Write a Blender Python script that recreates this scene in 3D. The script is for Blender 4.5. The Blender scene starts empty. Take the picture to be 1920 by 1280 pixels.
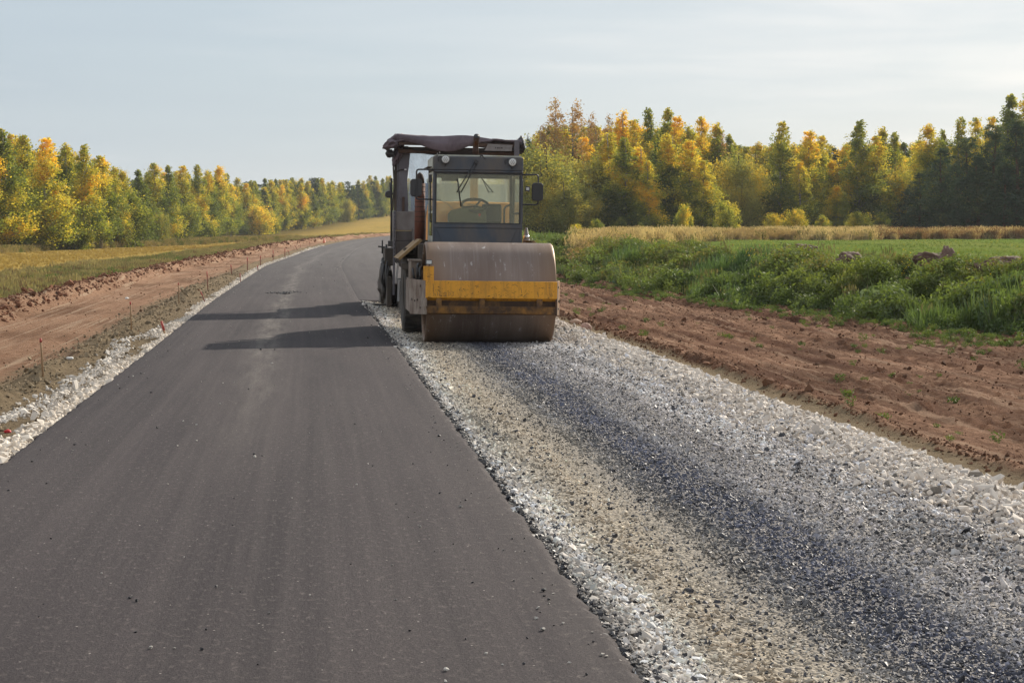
import bpy, bmesh, math, random
import numpy as np
from mathutils import Vector, Matrix, Euler
random.seed(7); RS=np.random.RandomState(11)
sc=bpy.context.scene; COL=sc.collection
R=math.radians; PI=math.pi
# ------------------------------------------------------------------ helpers
def tag(o,label=None,cat=None,group=None,kind=None):
    if label: o['label']=label
    if cat: o['category']=cat
    if group: o['group']=group
    if kind: o['kind']=kind
    return o
def empty(name,loc=(0,0,0),rot=(0,0,0)):
    o=bpy.data.objects.new(name,None); COL.objects.link(o); o.location=loc; o.rotation_euler=rot
    o.empty_display_size=.3; return o
def npmesh(name,V,F,smooth=False,attrs=None,mats=None,midx=None):
    """V (N,3), F (M,k) uniform face size"""
    me=bpy.data.meshes.new(name); V=np.asarray(V,np.float32); F=np.asarray(F,np.int32)
    k=F.shape[1]; me.vertices.add(len(V)); me.vertices.foreach_set('co',V.ravel())
    me.loops.add(F.size); me.loops.foreach_set('vertex_index',F.ravel())
    me.polygons.add(len(F)); me.polygons.foreach_set('loop_start',np.arange(0,F.size,k,dtype=np.int32))
    me.polygons.foreach_set('loop_total',np.full(len(F),k,np.int32))
    me.polygons.foreach_set('use_smooth',np.full(len(F),smooth))
    if midx is not None: me.polygons.foreach_set('material_index',np.asarray(midx,np.int32))
    me.update(calc_edges=True)
    for n,(t,a) in (attrs or {}).items():
        at=me.attributes.new(n,t,'POINT')
        key={'FLOAT':'value','FLOAT_VECTOR':'vector','FLOAT_COLOR':'color','INT':'value'}[t]
        at.data.foreach_set(key,np.ascontiguousarray(a,dtype=np.int32 if t=='INT' else np.float32).ravel())
    for m in (mats or []): me.materials.append(m)
    return me
def link(name,me,parent=None,loc=(0,0,0),rot=(0,0,0)):
    o=bpy.data.objects.new(name,me); COL.objects.link(o); o.location=loc; o.rotation_euler=rot
    if parent: o.parent=parent
    return o
def hsh(ix,iy,seed):
    h=(ix.astype(np.int64)*374761393+iy.astype(np.int64)*668265263+seed*1442695041)&0x7fffffff
    h=((h^(h>>13))*1274126177)&0x7fffffff
    return ((h^(h>>16))&0xffffff)/float(0xffffff)
def vn(x,y,seed=0):
    x=np.asarray(x,float); y=np.asarray(y,float); ix=np.floor(x); iy=np.floor(y); fx=x-ix; fy=y-iy
    fx=fx*fx*(3-2*fx); fy=fy*fy*(3-2*fy)
    a=hsh(ix,iy,seed); b=hsh(ix+1,iy,seed); c=hsh(ix,iy+1,seed); d=hsh(ix+1,iy+1,seed)
    return (a*(1-fx)+b*fx)*(1-fy)+(c*(1-fx)+d*fx)*fy
def fbm(x,y,o=4,seed=0,g=.5):
    s=0; a=1; t=0
    for i in range(o):
        s=s+a*(vn(x,y,seed+i*17)-.5); t+=a; a*=g; x=x*2.03+5.1; y=y*2.03+1.7
    return s/t*2
def ss(a,b,x):
    t=np.clip((np.asarray(x,float)-a)/(b-a),0,1); return t*t*(3-2*t)
# ------------------------------------------------------------------ node materials
def nmat(name):
    m=bpy.data.materials.new(name); m.use_nodes=True; nt=m.node_tree; nt.nodes.clear()
    out=nt.nodes.new('ShaderNodeOutputMaterial'); return m,nt,out
class NT:
    def __init__(s,nt): s.nt=nt
    def n(s,t,**kw):
        x=s.nt.nodes.new(t)
        for k,v in kw.items():
            if k.startswith('i_'):
                key=k[2:]; x.inputs[int(key) if key.isdigit() else key.replace('_',' ')].default_value=v
            else: setattr(x,k,v)
        return x
    def l(s,a,b): s.nt.links.new(a,b)
    def noise(s,vec,scale,detail=4,rough=.55,dist=0):
        x=s.n('ShaderNodeTexNoise'); x.inputs['Scale'].default_value=scale; x.inputs['Detail'].default_value=detail
        x.inputs['Roughness'].default_value=rough; x.inputs['Distortion'].default_value=dist
        if vec is not None: s.l(vec,x.inputs['Vector'])
        return x.outputs['Fac']
    def ramp(s,fac,stops,interp='LINEAR'):
        x=s.n('ShaderNodeValToRGB'); cr=x.color_ramp; cr.interpolation=interp
        while len(cr.elements)<len(stops): cr.elements.new(.5)
        for e,(p,c) in zip(cr.elements,stops):
            e.position=p; e.color=(c,c,c,1) if not isinstance(c,(tuple,list)) else (*c[:3],1)
        s.l(fac,x.inputs['Fac']); return x.outputs['Color']
    def mix(s,fac,a,b,mode='MIX'):
        x=s.n('ShaderNodeMix',data_type='RGBA',blend_type=mode)
        for sock,v in ((x.inputs[0],fac),(x.inputs[6],a),(x.inputs[7],b)):
            if hasattr(v,'is_output'): s.l(v,sock)
            elif sock==x.inputs[0]: sock.default_value=v
            else: sock.default_value=(*v[:3],1)
        return x.outputs[2]
    def math(s,op,a,b=0,clamp=False):
        x=s.n('ShaderNodeMath',operation=op,use_clamp=clamp)
        for sock,v in ((x.inputs[0],a),(x.inputs[1],b)):
            if hasattr(v,'is_output'): s.l(v,sock)
            else: sock.default_value=v
        return x.outputs[0]
    def mapv(s,vec,scale=(1,1,1),loc=(0,0,0)):
        x=s.n('ShaderNodeMapping'); x.inputs['Scale'].default_value=scale; x.inputs['Location'].default_value=loc
        s.l(vec,x.inputs['Vector']); return x.outputs[0]
    def attr(s,name,typ='GEOMETRY'):
        x=s.n('ShaderNodeAttribute',attribute_name=name,attribute_type=typ); return x
    def bump(s,h,strength=.5,dist=.02):
        x=s.n('ShaderNodeBump'); x.inputs['Strength'].default_value=strength; x.inputs['Distance'].default_value=dist
        s.l(h,x.inputs['Height']); return x.outputs[0]
    def pbsdf(s,out,color,rough=.8,metal=0,normal=None,spec=.5,**kw):
        p=s.n('ShaderNodeBsdfPrincipled')
        for k,v in (('Base Color',color),('Roughness',rough),('Metallic',metal),('Specular IOR Level',spec)):
            if hasattr(v,'is_output'): s.l(v,p.inputs[k])
            else: p.inputs[k].default_value=(*v[:3],1) if isinstance(v,(tuple,list)) else v
        if normal is not None: s.l(normal,p.inputs['Normal'])
        for k,v in kw.items(): p.inputs[k.replace('_',' ')].default_value=v
        if out: s.l(p.outputs[0],out.inputs['Surface'])
        return p
def objco(N): return N.n('ShaderNodeTexCoord').outputs['Object']
def simple(name,col,rough=.6,metal=0,var=.25,scale=3,dirt=None,dirtamt=.5,bump=.15,spec=.5,dscale=2.2):
    """painted / worn surface: base colour with tonal noise, and dust or rust patches"""
    m,nt,out=nmat(name); N=NT(nt); co=objco(N)
    n1=N.noise(co,scale,5,.6); c=N.mix(n1,[x*(1-var) for x in col],[min(1,x*(1+var)) for x in col])
    rg=rough
    if dirt:
        n2=N.noise(N.mapv(co,(1,1,.6),(3,1,2)),dscale,8,.68,.3); f=N.ramp(n2,[(.5-.25*dirtamt,0),(.72-.2*dirtamt,1)])
        f=N.math('MULTIPLY',f,min(1,dirtamt*1.4)); c=N.mix(f,c,dirt)
        rg=N.math('ADD',N.math('MULTIPLY',f,.9-rough),rough)
    b=N.bump(N.noise(co,scale*18,4,.6),bump,.004)
    N.pbsdf(out,c,rg,metal,b,spec); return m
# ------------------------------------------------------------------ world, sun, camera
SUN_AZ=R(37); SUN_EL=R(29)      # azimuth from +Y towards +X
w=bpy.data.worlds.new('World'); sc.world=w; w.use_nodes=True; wt=w.node_tree; wt.nodes.clear(); N=NT(wt)
wo=N.n('ShaderNodeOutputWorld'); bg=N.n('ShaderNodeBackground'); bg.inputs['Strength'].default_value=.1
sky=N.n('ShaderNodeTexSky',sky_type='NISHITA',sun_disc=False,sun_elevation=SUN_EL,sun_rotation=SUN_AZ,altitude=100,air_density=1.0,dust_density=1.2,ozone_density=1.2)
tc=N.n('ShaderNodeTexCoord'); g=tc.outputs['Generated']
wisp=N.noise(N.mapv(g,(1.2,1.2,7)),2.2,7,.55,.6)
wisp2=N.noise(N.mapv(g,(2.5,2.5,26),(3,1,0)),2.0,6,.5,.3)
veil=N.ramp(wisp,[(.3,.80),(.75,.92)])
vm=N.n('ShaderNodeVectorMath',operation='DOT_PRODUCT'); N.l(g,vm.inputs[0]); vm.inputs[1].default_value=(math.sin(SUN_AZ)*math.cos(SUN_EL),math.cos(SUN_AZ)*math.cos(SUN_EL),math.sin(SUN_EL))
tone=N.ramp(N.math('ADD',vm.outputs['Value'],N.math('MULTIPLY',N.math('SUBTRACT',N.math('ADD',N.math('MULTIPLY',wisp,.6),N.math('MULTIPLY',wisp2,.4)),.5),.62)),[(0,(.66,.68,.71)),(.36,(.56,.60,.65)),(.56,(.40,.47,.54)),(.66,(.43,.50,.56)),(.78,(.53,.58,.62)),(.9,(.74,.74,.735)),(1,(1,.98,.94))])
tone=N.mix(1,tone,(10,10,10),'MULTIPLY')
cl=N.mix(veil,sky.outputs[0],tone)
N.l(cl,bg.inputs['Color']); N.l(bg.outputs[0],wo.inputs['Surface'])
sl=bpy.data.lights.new('sun','SUN'); sl.energy=5.0; sl.angle=R(.6); sl.color=(1,.91,.78)
so=bpy.data.objects.new('sun',sl); COL.objects.link(so); so.location=(30,40,40)
sd=Vector((math.sin(SUN_AZ)*math.cos(SUN_EL),math.cos(SUN_AZ)*math.cos(SUN_EL),math.sin(SUN_EL)))
so.rotation_euler=sd.to_track_quat('Z','Y').to_euler()
cam=bpy.data.cameras.new('camera'); cam.lens=69; cam.sensor_width=36; cam.clip_end=8000; cam.clip_start=.1
PITCH=math.atan(212/3680)
co_=bpy.data.objects.new('camera',cam); COL.objects.link(co_); co_.location=(0,0,1.85); co_.rotation_euler=(PI/2-PITCH,0,0); sc.camera=co_
vs=sc.view_settings; vs.view_transform='Standard'; vs.look='None'; vs.exposure=.28; vs.gamma=1; vs.use_curve_mapping=False
sc.cycles.max_bounces=8; sc.cycles.transparent_max_bounces=16; sc.cycles.use_denoising=True
# ------------------------------------------------------------------ terrain functions
_T=np.arange(-10,4000,1.0)
def table(pts,sm):
    xs,ys=zip(*pts); t=np.interp(_T,xs,ys); k=np.exp(-.5*(np.arange(-3*sm,3*sm+1)/sm)**2); k/=k.sum()
    tp=np.pad(t,3*sm,mode='reflect',reflect_type='odd'); return np.convolve(tp,k,'valid')
SEAM=table([(-10,2.33),(0,1.30),(8,.456),(30.7,-1.88),(49.75,-3.92),(98.7,-8.66),(131,-10.9),(151,-12.1),(173,-13),(196,-13.2),(233,-11.8),(280,-8),(350,0),(4000,0)],7)
ZB=table([(-10,0),(130,0),(150,.12),(173,.3),(196,.57),(233,.9),(280,1.2),(350,1.4),(430,1.6),(520,2.4),(600,4.1),(680,6.1),(900,10),(1500,13),(4000,14)],8)
ZL=table([(-10,-.25),(100,-.3),(200,-.5),(250,-.45),(290,-.1),(400,0),(430,.45),(520,1.85),(600,4.1),(680,6.1),(900,10),(1500,13),(4000,14)],8)
ZR=table([(-10,.5),(36,.55),(50,.62),(80,.78),(160,1.0),(233,1.3),(400,2.5),(600,5),(900,10),(1500,13),(4000,14)],8)
UB=table([(-10,13.4),(20,12.6),(36,11.7),(55,9.8),(76,8.9),(120,8.2),(4000,8.2)],4)
def at(tab,y): return np.interp(y,_T,tab)
def seam(y): return at(SEAM,y)
def surf(x,y):
    x=np.asarray(x,float); y=np.asarray(y,float); u=x-seam(y); zb=at(ZB,y)
    cf=-.014*np.abs(u)*(np.abs(u)<6)-.084*(np.abs(u)>=6)
    f=ss(0,1,(np.clip(y,0,60))/20)
    # left
    z=np.where(u<0,np.interp(u,[-12,-9.9,-9,-8.3,-5.6,-5.0,-4.5,-3.7],[-.3,-.26,-.12,-.30,-.26,-.16,-.1,-.05]),
        np.interp(u,[0,3.8,4.05,4.4,4.65,5.6],[-.03,-.02,-.1,-.15,-.18,-.24]))
    zl=at(ZL,y); t=ss(-11,-26,u) if False else ss(11,26,-u)
    zleft=(zb+z+cf)*(1-t)+zl*t
    ub=at(UB,y); t2=ss(0,1,(u-ub)/3.4); zr=at(ZR,y)
    zright=(zb+z+cf)*(1-t2)+(zr+.08*np.exp(-((u-ub-3.4)/1.1)**2))*t2+.30*fbm(x*.8,y*.55,3,7)*t2*ss(5.4,4.2,u-ub)
    o=np.where(u<0,zleft,zright)
    far=ss(2,20,np.abs(u)-12)
    return o+.12*fbm(x/14,y/14,3,5)*far+.05*fbm(x/3,y/3,3,6)*ss(9,11,np.abs(u))
def S1(x,y): return float(surf(np.array([x]),np.array([y]))[0])
def grid(us,ys):
    U,Y=np.meshgrid(us,ys); return U,Y
def sheet(name,us,ys,zf,mat,kind='structure',usex=False,smooth=True,extra=None):
    U,Y=np.meshgrid(us,ys); X=U if usex else U+seam(Y); Z=zf(X,Y,(X-seam(Y)) if usex else U)
    nu,ny=len(us),len(ys); V=np.stack([X,Y,Z],-1).reshape(-1,3)
    i=np.arange(nu-1)[None,:]+nu*np.arange(ny-1)[:,None]; i=i.ravel()
    F=np.stack([i,i+1,i+1+nu,i+nu],-1)
    Uu=(X-seam(Y)); at_={'ud':('FLOAT_VECTOR',np.stack([Uu,Y,Z],-1).reshape(-1,3))}
    if extra: at_.update(extra(X,Y,Uu))
    me=npmesh(name,V,F,smooth,at_,[mat]); o=link(name,me); tag(o,kind=kind); return o
def geo(a,b,k):
    n=int(math.log(b/a)/math.log(1+k))+1; return np.geomspace(a,b,n)
# ------------------------------------------------------------------ ground (fields, forest floor)
def mat_ground():
    m,nt,out=nmat('field_ground'); N=NT(nt); ud=N.attr('ud').outputs['Vector']; co=N.n('ShaderNodeNewGeometry').outputs['Position']
    mk=N.attr('zone').outputs['Color']; sep=N.n('ShaderNodeSeparateColor'); N.l(mk,sep.inputs[0])
    big=N.noise(N.mapv(co,(1,.35,1)),.09,4,.6); mid=N.noise(N.mapv(co,(1,.5,1)),.8,6,.7); fin=N.noise(co,9,6,.75)
    st=N.mix(N.ramp(mid,[(.3,0),(.7,1)]),(.24,.165,.04),(.40,.27,.075)); st=N.mix(N.math('MULTIPLY',N.ramp(big,[(.45,0),(.7,1)]),.45),st,(.14,.14,.04))
    st=N.mix(N.math('MULTIPLY',fin,.35),st,(.42,.31,.12))
    gr=N.mix(N.ramp(fin,[(.3,0),(.72,1)]),(.09,.135,.03),(.20,.25,.07)); gr=N.mix(N.ramp(mid,[(.42,0),(.68,.75)]),gr,(.22,.21,.06))
    gr=N.mix(N.math('MULTIPLY',N.ramp(big,[(.4,0),(.62,1)]),.45),gr,(.08,.15,.025))
    so=N.mix(fin,(.10,.055,.035),(.2,.12,.08))
    fl=N.mix(mid,(.06,.05,.02),(.16,.12,.04))
    c=N.mix(sep.outputs[0],so,st); c=N.mix(sep.outputs[1],c,gr); c=N.mix(sep.outputs[2],c,fl)
    N.pbsdf(out,c,.95,0,N.bump(N.math('ADD',fin,mid),.8,.12),0); return m
def zones(X,Y,U):
    n=fbm(X/6,Y/10,4,31); left=(U<0)
    r=np.where(left,ss(10,13,-U+n*1.5),0); g_=np.where(~left,ss(1.6,3.2,U-at(UB,Y)+n),0)
    # woodland floor
    wl=np.where(left,ss(34,40,-U+n*3)*(Y<330),0); wl=np.maximum(wl,np.where(left,ss(360,400,Y+U*-.5),0)*ss(40,55,-U))
    wr=np.where(~left,ss(198,212,Y+n*8),0); b=np.clip(np.maximum(wl,wr),0,1)
    z=np.stack([r,g_,b,np.ones_like(r)],-1); return {'zone':('FLOAT_COLOR',z.reshape(-1,4))}
ys=np.concatenate([np.array([-6,-2,1,3,4.5]),geo(5.5,420,.012),geo(430,3600,.05)])
us=np.unique(np.concatenate([-np.geomspace(14,1600,70),np.arange(-14,-3.5,.35),np.array([-3.5,-2,0,2,3.6]),np.arange(3.8,18,.35),np.geomspace(18,1600,70)]))
def zg(X,Y,U):
    z=surf(X,Y); sink=.16*(ss(0,1,(4.2+U)/.5)*ss(0,1,(4.3-U)/.5))+.06*((U>-9)&(U<at(UB,Y)+.6)); return z-sink
sheet('ground',us,ys,zg,mat_ground(),extra=zones)
# ------------------------------------------------------------------ asphalt
def mat_asphalt():
    m,nt,out=nmat('asphalt'); N=NT(nt); ud=N.attr('ud').outputs['Vector']
    sx=N.n('ShaderNodeSeparateXYZ'); N.l(ud,sx.inputs[0]); u=sx.outputs[0]; d=sx.outputs[1]
    f1=N.noise(N.mapv(ud,(1,1,0)),75,3,.8); f2=N.noise(N.mapv(ud,(1,.6,0)),22,7,.8); lane=N.noise(N.mapv(ud,(2.2,.035,0)),1,5,.6); big=N.noise(N.mapv(ud,(.7,.13,0)),1,4,.6)
    c=N.mix(N.ramp(lane,[(.3,0),(.72,1)]),(.020,.015,.018),(.056,.044,.046)); c=N.mix(N.math('MULTIPLY',N.ramp(big,[(.4,0),(.65,1)]),.4),c,(.085,.069,.067))
    c=N.mix(N.ramp(N.noise(N.mapv(ud,(9,.10,0)),1,5,.65),[(.42,.0),(.70,.35)]),c,(.105,.088,.083))
    # dusty wheel track
    wob=N.math('MULTIPLY',N.math('SUBTRACT',N.noise(N.mapv(ud,(0,.05,0)),1,3),.5),1.3)
    uu=N.math('ADD',N.math('ADD',u,1.9),wob); gz=N.math('MULTIPLY',uu,uu); tr=N.math('POWER',2.718,N.math('MULTIPLY',gz,-18)); 
    dd=N.n('ShaderNodeMapRange'); dd.inputs['From Min'].default_value=13; dd.inputs['From Max'].default_value=32; N.l(d,dd.inputs['Value'])
    trk=N.math('MULTIPLY',N.math('MULTIPLY',tr,dd.outputs[0]),N.ramp(N.noise(N.mapv(ud,(6,.5,0)),1,5,.7),[(.35,0),(.65,.75)]))
    c=N.mix(trk,c,(.23,.205,.18))
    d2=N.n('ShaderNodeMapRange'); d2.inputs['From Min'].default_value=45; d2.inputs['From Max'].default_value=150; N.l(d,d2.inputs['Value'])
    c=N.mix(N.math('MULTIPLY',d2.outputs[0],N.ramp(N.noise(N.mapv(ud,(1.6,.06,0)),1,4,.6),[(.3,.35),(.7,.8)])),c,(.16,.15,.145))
    c=N.mix(N.ramp(f1,[(.42,.95),(.56,0)]),c,N.mix(.75,c,(.015,.012,.014))); c=N.mix(N.ramp(f2,[(.54,0),(.70,.7)]),c,(.17,.145,.13))
    vo=N.n('ShaderNodeTexVoronoi'); vo.inputs['Scale'].default_value=9; N.l(N.mapv(ud,(1,1,0)),vo.inputs['Vector'])
    N.l
    sp=N.ramp(vo.outputs['Distance'],[(.035,1),(.06,0)]); c=N.mix(N.math('MULTIPLY',sp,.8),c,(.42,.38,.34))
    h=N.math('ADD',N.math('MULTIPLY',f1,.7),f2)
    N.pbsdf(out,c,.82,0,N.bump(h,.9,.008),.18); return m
ASPH=mat_asphalt()
def road_z(X,Y,U):
    e=.045; cf=-.014*np.abs(U); n=fbm(U*30,Y*6,3,9)
    return at(ZB,Y)+cf+e+.004*fbm(U*2,Y*.5,3,4)
YT=np.concatenate([geo(4.5,60,.004),geo(60.4,420,.02)])
def edge_sheet(name,u0,u1,y0,y1,mat,wob=.025,label=None):
    ys=YT[(YT>=y0)&(YT<=y1)]; ys=np.concatenate([[y0],ys,[y1]]) ; ys=np.unique(ys)
    us=np.concatenate([[u0-.09,u0-.05,u0],np.linspace(u0+.25,u1-.25,12),[u1,u1+.05,u1+.09]])
    U,Y=np.meshgrid(us,ys)
    wl=wob*1.3*fbm(np.full_like(Y[:,0],3.3),Y[:,0]*2.2,4,3)+wob*.8*fbm(np.full_like(Y[:,0],1.3),Y[:,0]*9,3,8); wr=wob*fbm(np.full_like(Y[:,0],7.3),Y[:,0]*2.2,4,13)+wob*2.0*fbm(np.full_like(Y[:,0],2.1),Y[:,0]*7,4,18,.75)
    wr=wr*(u1>.5 or y0<20); 
    U=U.copy(); U[:,:3]+=wl[:,None]*(u0<-.5); U[:,-3:]+=wr[:,None]
    Z=road_z(U+seam(Y),Y,U); Z[:,1]-=.02; Z[:,-2]-=.02; Z[:,0]-=.12; Z[:,-1]-=.12
    if y0>20: Z[0,:]-=.1; Yc=Y.copy(); Y=Y+ (np.arange(len(ys))<2)[:,None]*.05*fbm(U*3,Y,3,21)
    X=U+seam(Y); V=np.stack([X,Y,Z],-1).reshape(-1,3); nu,ny=U.shape[1],U.shape[0]
    i=(np.arange(nu-1)[None,:]+nu*np.arange(ny-1)[:,None]).ravel(); F=np.stack([i,i+1,i+1+nu,i+nu],-1)
    me=npmesh(name,V,F,True,{'ud':('FLOAT_VECTOR',np.stack([U,Y,Z],-1).reshape(-1,3))},[mat]); o=link(name,me); tag(o,kind='structure'); return o
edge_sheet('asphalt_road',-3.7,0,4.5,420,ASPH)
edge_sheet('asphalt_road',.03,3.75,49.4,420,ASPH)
# ------------------------------------------------------------------ gravel bed
def zone_cols(N,ud,stone=False):
    """colour of the crushed stone across the lane: white, sandy, tar-stained, grey, white"""
    sx=N.n('ShaderNodeSeparateXYZ'); N.l(ud,sx.inputs[0]); u=sx.outputs[0]
    wob=N.math('MULTIPLY',N.math('SUBTRACT',N.noise(N.mapv(ud,(1.2,.22,0)),1,4,.6),.5),.7)
    t=N.math('DIVIDE',N.math('ADD',u,wob),4.2,True)
    return N.ramp(t,[(0,(.25,.235,.22)),(.06,(.38,.35,.31)),(.11,(.40,.36,.29)),(.155,(.43,.37,.28)),(.20,(.32,.28,.22)),(.28,(.22,.21,.20)),(.34,(.11,.118,.15)),(.41,(.105,.115,.15)),(.47,(.25,.24,.24)),(.66,(.38,.355,.34)),(.93,(.5,.46,.42))])
def mat_gravelbed():
    m,nt,out=nmat('crushed_stone_bed'); N=NT(nt); ud=N.attr('ud').outputs['Vector']; base=zone_cols(N,ud)
    v=N.n('ShaderNodeTexVoronoi'); v.inputs['Scale'].default_value=42; N.l(N.mapv(ud,(1,1,0)),v.inputs['Vector'])
    hs=N.n('ShaderNodeSeparateColor'); N.l(v.outputs['Color'],hs.inputs[0])
    c=N.mix(N.ramp(hs.outputs[0],[(.1,.75),(.9,0)]),base,(.035,.035,.042)); c=N.mix(N.ramp(hs.outputs[1],[(.6,0),(.95,.5)]),c,(.36,.33,.3))
    f=N.noise(N.mapv(ud,(1,1,0)),120,3,.7); c=N.mix(N.math('MULTIPLY',f,.4),c,(.30,.24,.16))
    N.pbsdf(out,c,.8,0,N.bump(N.math('SUBTRACT',1,v.outputs['Distance']),1,.02),.2); return m
def gz(X,Y,U):
    ridge=.07*np.exp(-((U-3.45)/.35)**2)+.025*np.exp(-((U-2.75)/.15)**2)+.02*np.exp(-((U-.15)/.15)**2)
    z=at(ZB,Y)-.014*np.abs(U)+ridge+.008*fbm(U*5,Y*3,3,2)+.02*fbm(U*.8,Y*.15,3,12)*ss(.2,1,U)-.012
    e=ss(3.75,4.12,U+.06*fbm(U*0,Y*1.6,3,44)); return z-.22*e
def GZ(x,y): return gz(x,y,x-seam(y))
sheet('gravel_lane',np.concatenate([[-.25,-.05],np.arange(0,4.3,.06)]),geo(4.5,50,.004),gz,mat_gravelbed())
# ------------------------------------------------------------------ dirt
def mat_dirt(name,a,b,c_,dry):
    m,nt,out=nmat(name); N=NT(nt); ud=N.attr('ud').outputs['Vector']
    n1=N.noise(N.mapv(ud,(2.2,.09,0)),1,6,.66,.4); n2=N.noise(N.mapv(ud,(1,.8,0)),6,7,.7); n3=N.noise(N.mapv(ud,(1,1,0)),45,5,.75)
    c=N.mix(N.ramp(n1,[(.38,0),(.62,1)]),a,b); c=N.mix(N.ramp(n2,[(.42,0),(.62,.85)]),c,c_); c=N.mix(N.ramp(n3,[(.62,0),(.8,.6)]),c,dry)
    n0=N.noise(N.mapv(ud,(.55,.16,0)),1,5,.6); c=N.mix(N.ramp(n0,[(.46,0),(.64,.7)]),c,[x*.62 for x in a]); tk=N.noise(N.mapv(ud,(7,.10,0)),1,4,.55); c=N.mix(N.ramp(tk,[(.54,0),(.66,.55)]),c,dry)
    c=N.mix(N.ramp(n3,[(.25,.5),(.4,0)]),c,[x*.55 for x in a])
    sh=N.attr('sand').outputs['Fac']; sc_=N.mix(N.ramp(n2,[(.35,0),(.7,1)]),(.155,.115,.072),(.30,.23,.145)); sc_=N.mix(N.ramp(n3,[(.6,0),(.8,.6)]),sc_,(.4,.33,.23))
    c=N.mix(sh,c,sc_)
    N.pbsdf(out,c,.93,0,N.bump(N.math('ADD',N.math('MULTIPLY',n2,1.8),n3),1,.05),.03); return m
def lump(x,y,s,seed): # ridged clods
    return 1-np.abs(fbm(x*s,y*s,4,seed,.6))*2
def ldirt(X,Y,U):
    z=surf(X,Y)+.02
    n=fbm(X*.5,Y*.25,3,61)
    berm=np.exp(-((U+9.05+.5*n)/.55)**2); z=z+berm*(.17+.16*np.maximum(0,lump(X,Y,1.4,62)-.45)+.13*fbm(X*2.2,Y*1.2,4,63))
    inner=ss(8.4,7.9,-U)*ss(5.2,5.8,-U)
    z=z+inner*(.02*fbm(U*2.4+.4*n,Y*.18,4,64)+.008*fbm(X*5,Y*5,3,65))
    sand=np.exp(-((U+4.95+.35*n)/.42)**2); z=z+sand*(.10+.22*fbm(X*1.1,Y*.55,4,66)+.05*fbm(X*6,Y*4,3,67))
    z=z-.35*ss(9.5,9.95,-U+.5*fbm(X*.9,Y*.5,3,68))-.1*ss(-3.85,-3.7,U)
    return z
def rdirt(X,Y,U):
    ub=at(UB,Y); z=surf(X,Y)+.02; n=fbm(X*.4,Y*.2,3,71); k=(U-4.6)/(ub-4.6)
    amp=ss(4.6,5.2,U)
    rut=(.08*fbm(k*14+.6*n,Y*.07,3,72)+.06*fbm(U*2.3,Y*.22,3,73))
    z=z+amp*(rut+.05*np.maximum(0,1-np.abs(fbm(U*3.6,Y*.7,5,74,.65))*2-.45)*ss(.3,.6,vn(U*.8,Y*.12,75))*2+.04*fbm(U*6,Y*.8,5,76,.65))
    z=z+.10*np.exp(-((U-4.68-.10*n)/.15)**2)*(1+.9*fbm(X*2,Y*2,4,77,.6))
    z=z+.03*fbm(X*9,Y*6,4,79,.7)*amp*(.4+1.2*vn(U*1.2,Y*.2,83))
    z=z+(.10+.18*fbm(X*1.5,Y*1.2,4,78))*np.exp(-((U-ub-.1)/.6)**2)
    z=z-.5*ss(.5,1.5,U-ub+.3*n)-.16*ss(4.2,3.95,U)
    return z
def sandL(X,Y,U):
    n=fbm(X*.5,Y*.25,3,61)+.6*fbm(X*2.5,Y*2,3,69); s=ss(5.9,5.25,-U+.5*n); return {'sand':('FLOAT',s.ravel())}
def sandR(X,Y,U):
    n=fbm(X*.8,Y*.8,3,80); s=ss(4.66,4.5,U+.10*n); return {'sand':('FLOAT',s.ravel())}
DL=mat_dirt('red_dirt_dry',(.21,.108,.062),(.31,.185,.115),(.39,.25,.165),(.48,.36,.25))
DR=mat_dirt('red_dirt_damp',(.125,.058,.034),(.37,.22,.14),(.145,.07,.042),(.46,.31,.21))
sheet('dirt_track',np.arange(-10.2,-3.55,.055),geo(12,330,.0045),ldirt,DL,extra=sandL)
U_=np.concatenate([np.arange(3.9,5.4,.045),np.linspace(5.45,14.8,190)])
sheet('dirt_verge',U_,geo(9,140,.0042),rdirt,DR,extra=sandR)
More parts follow.
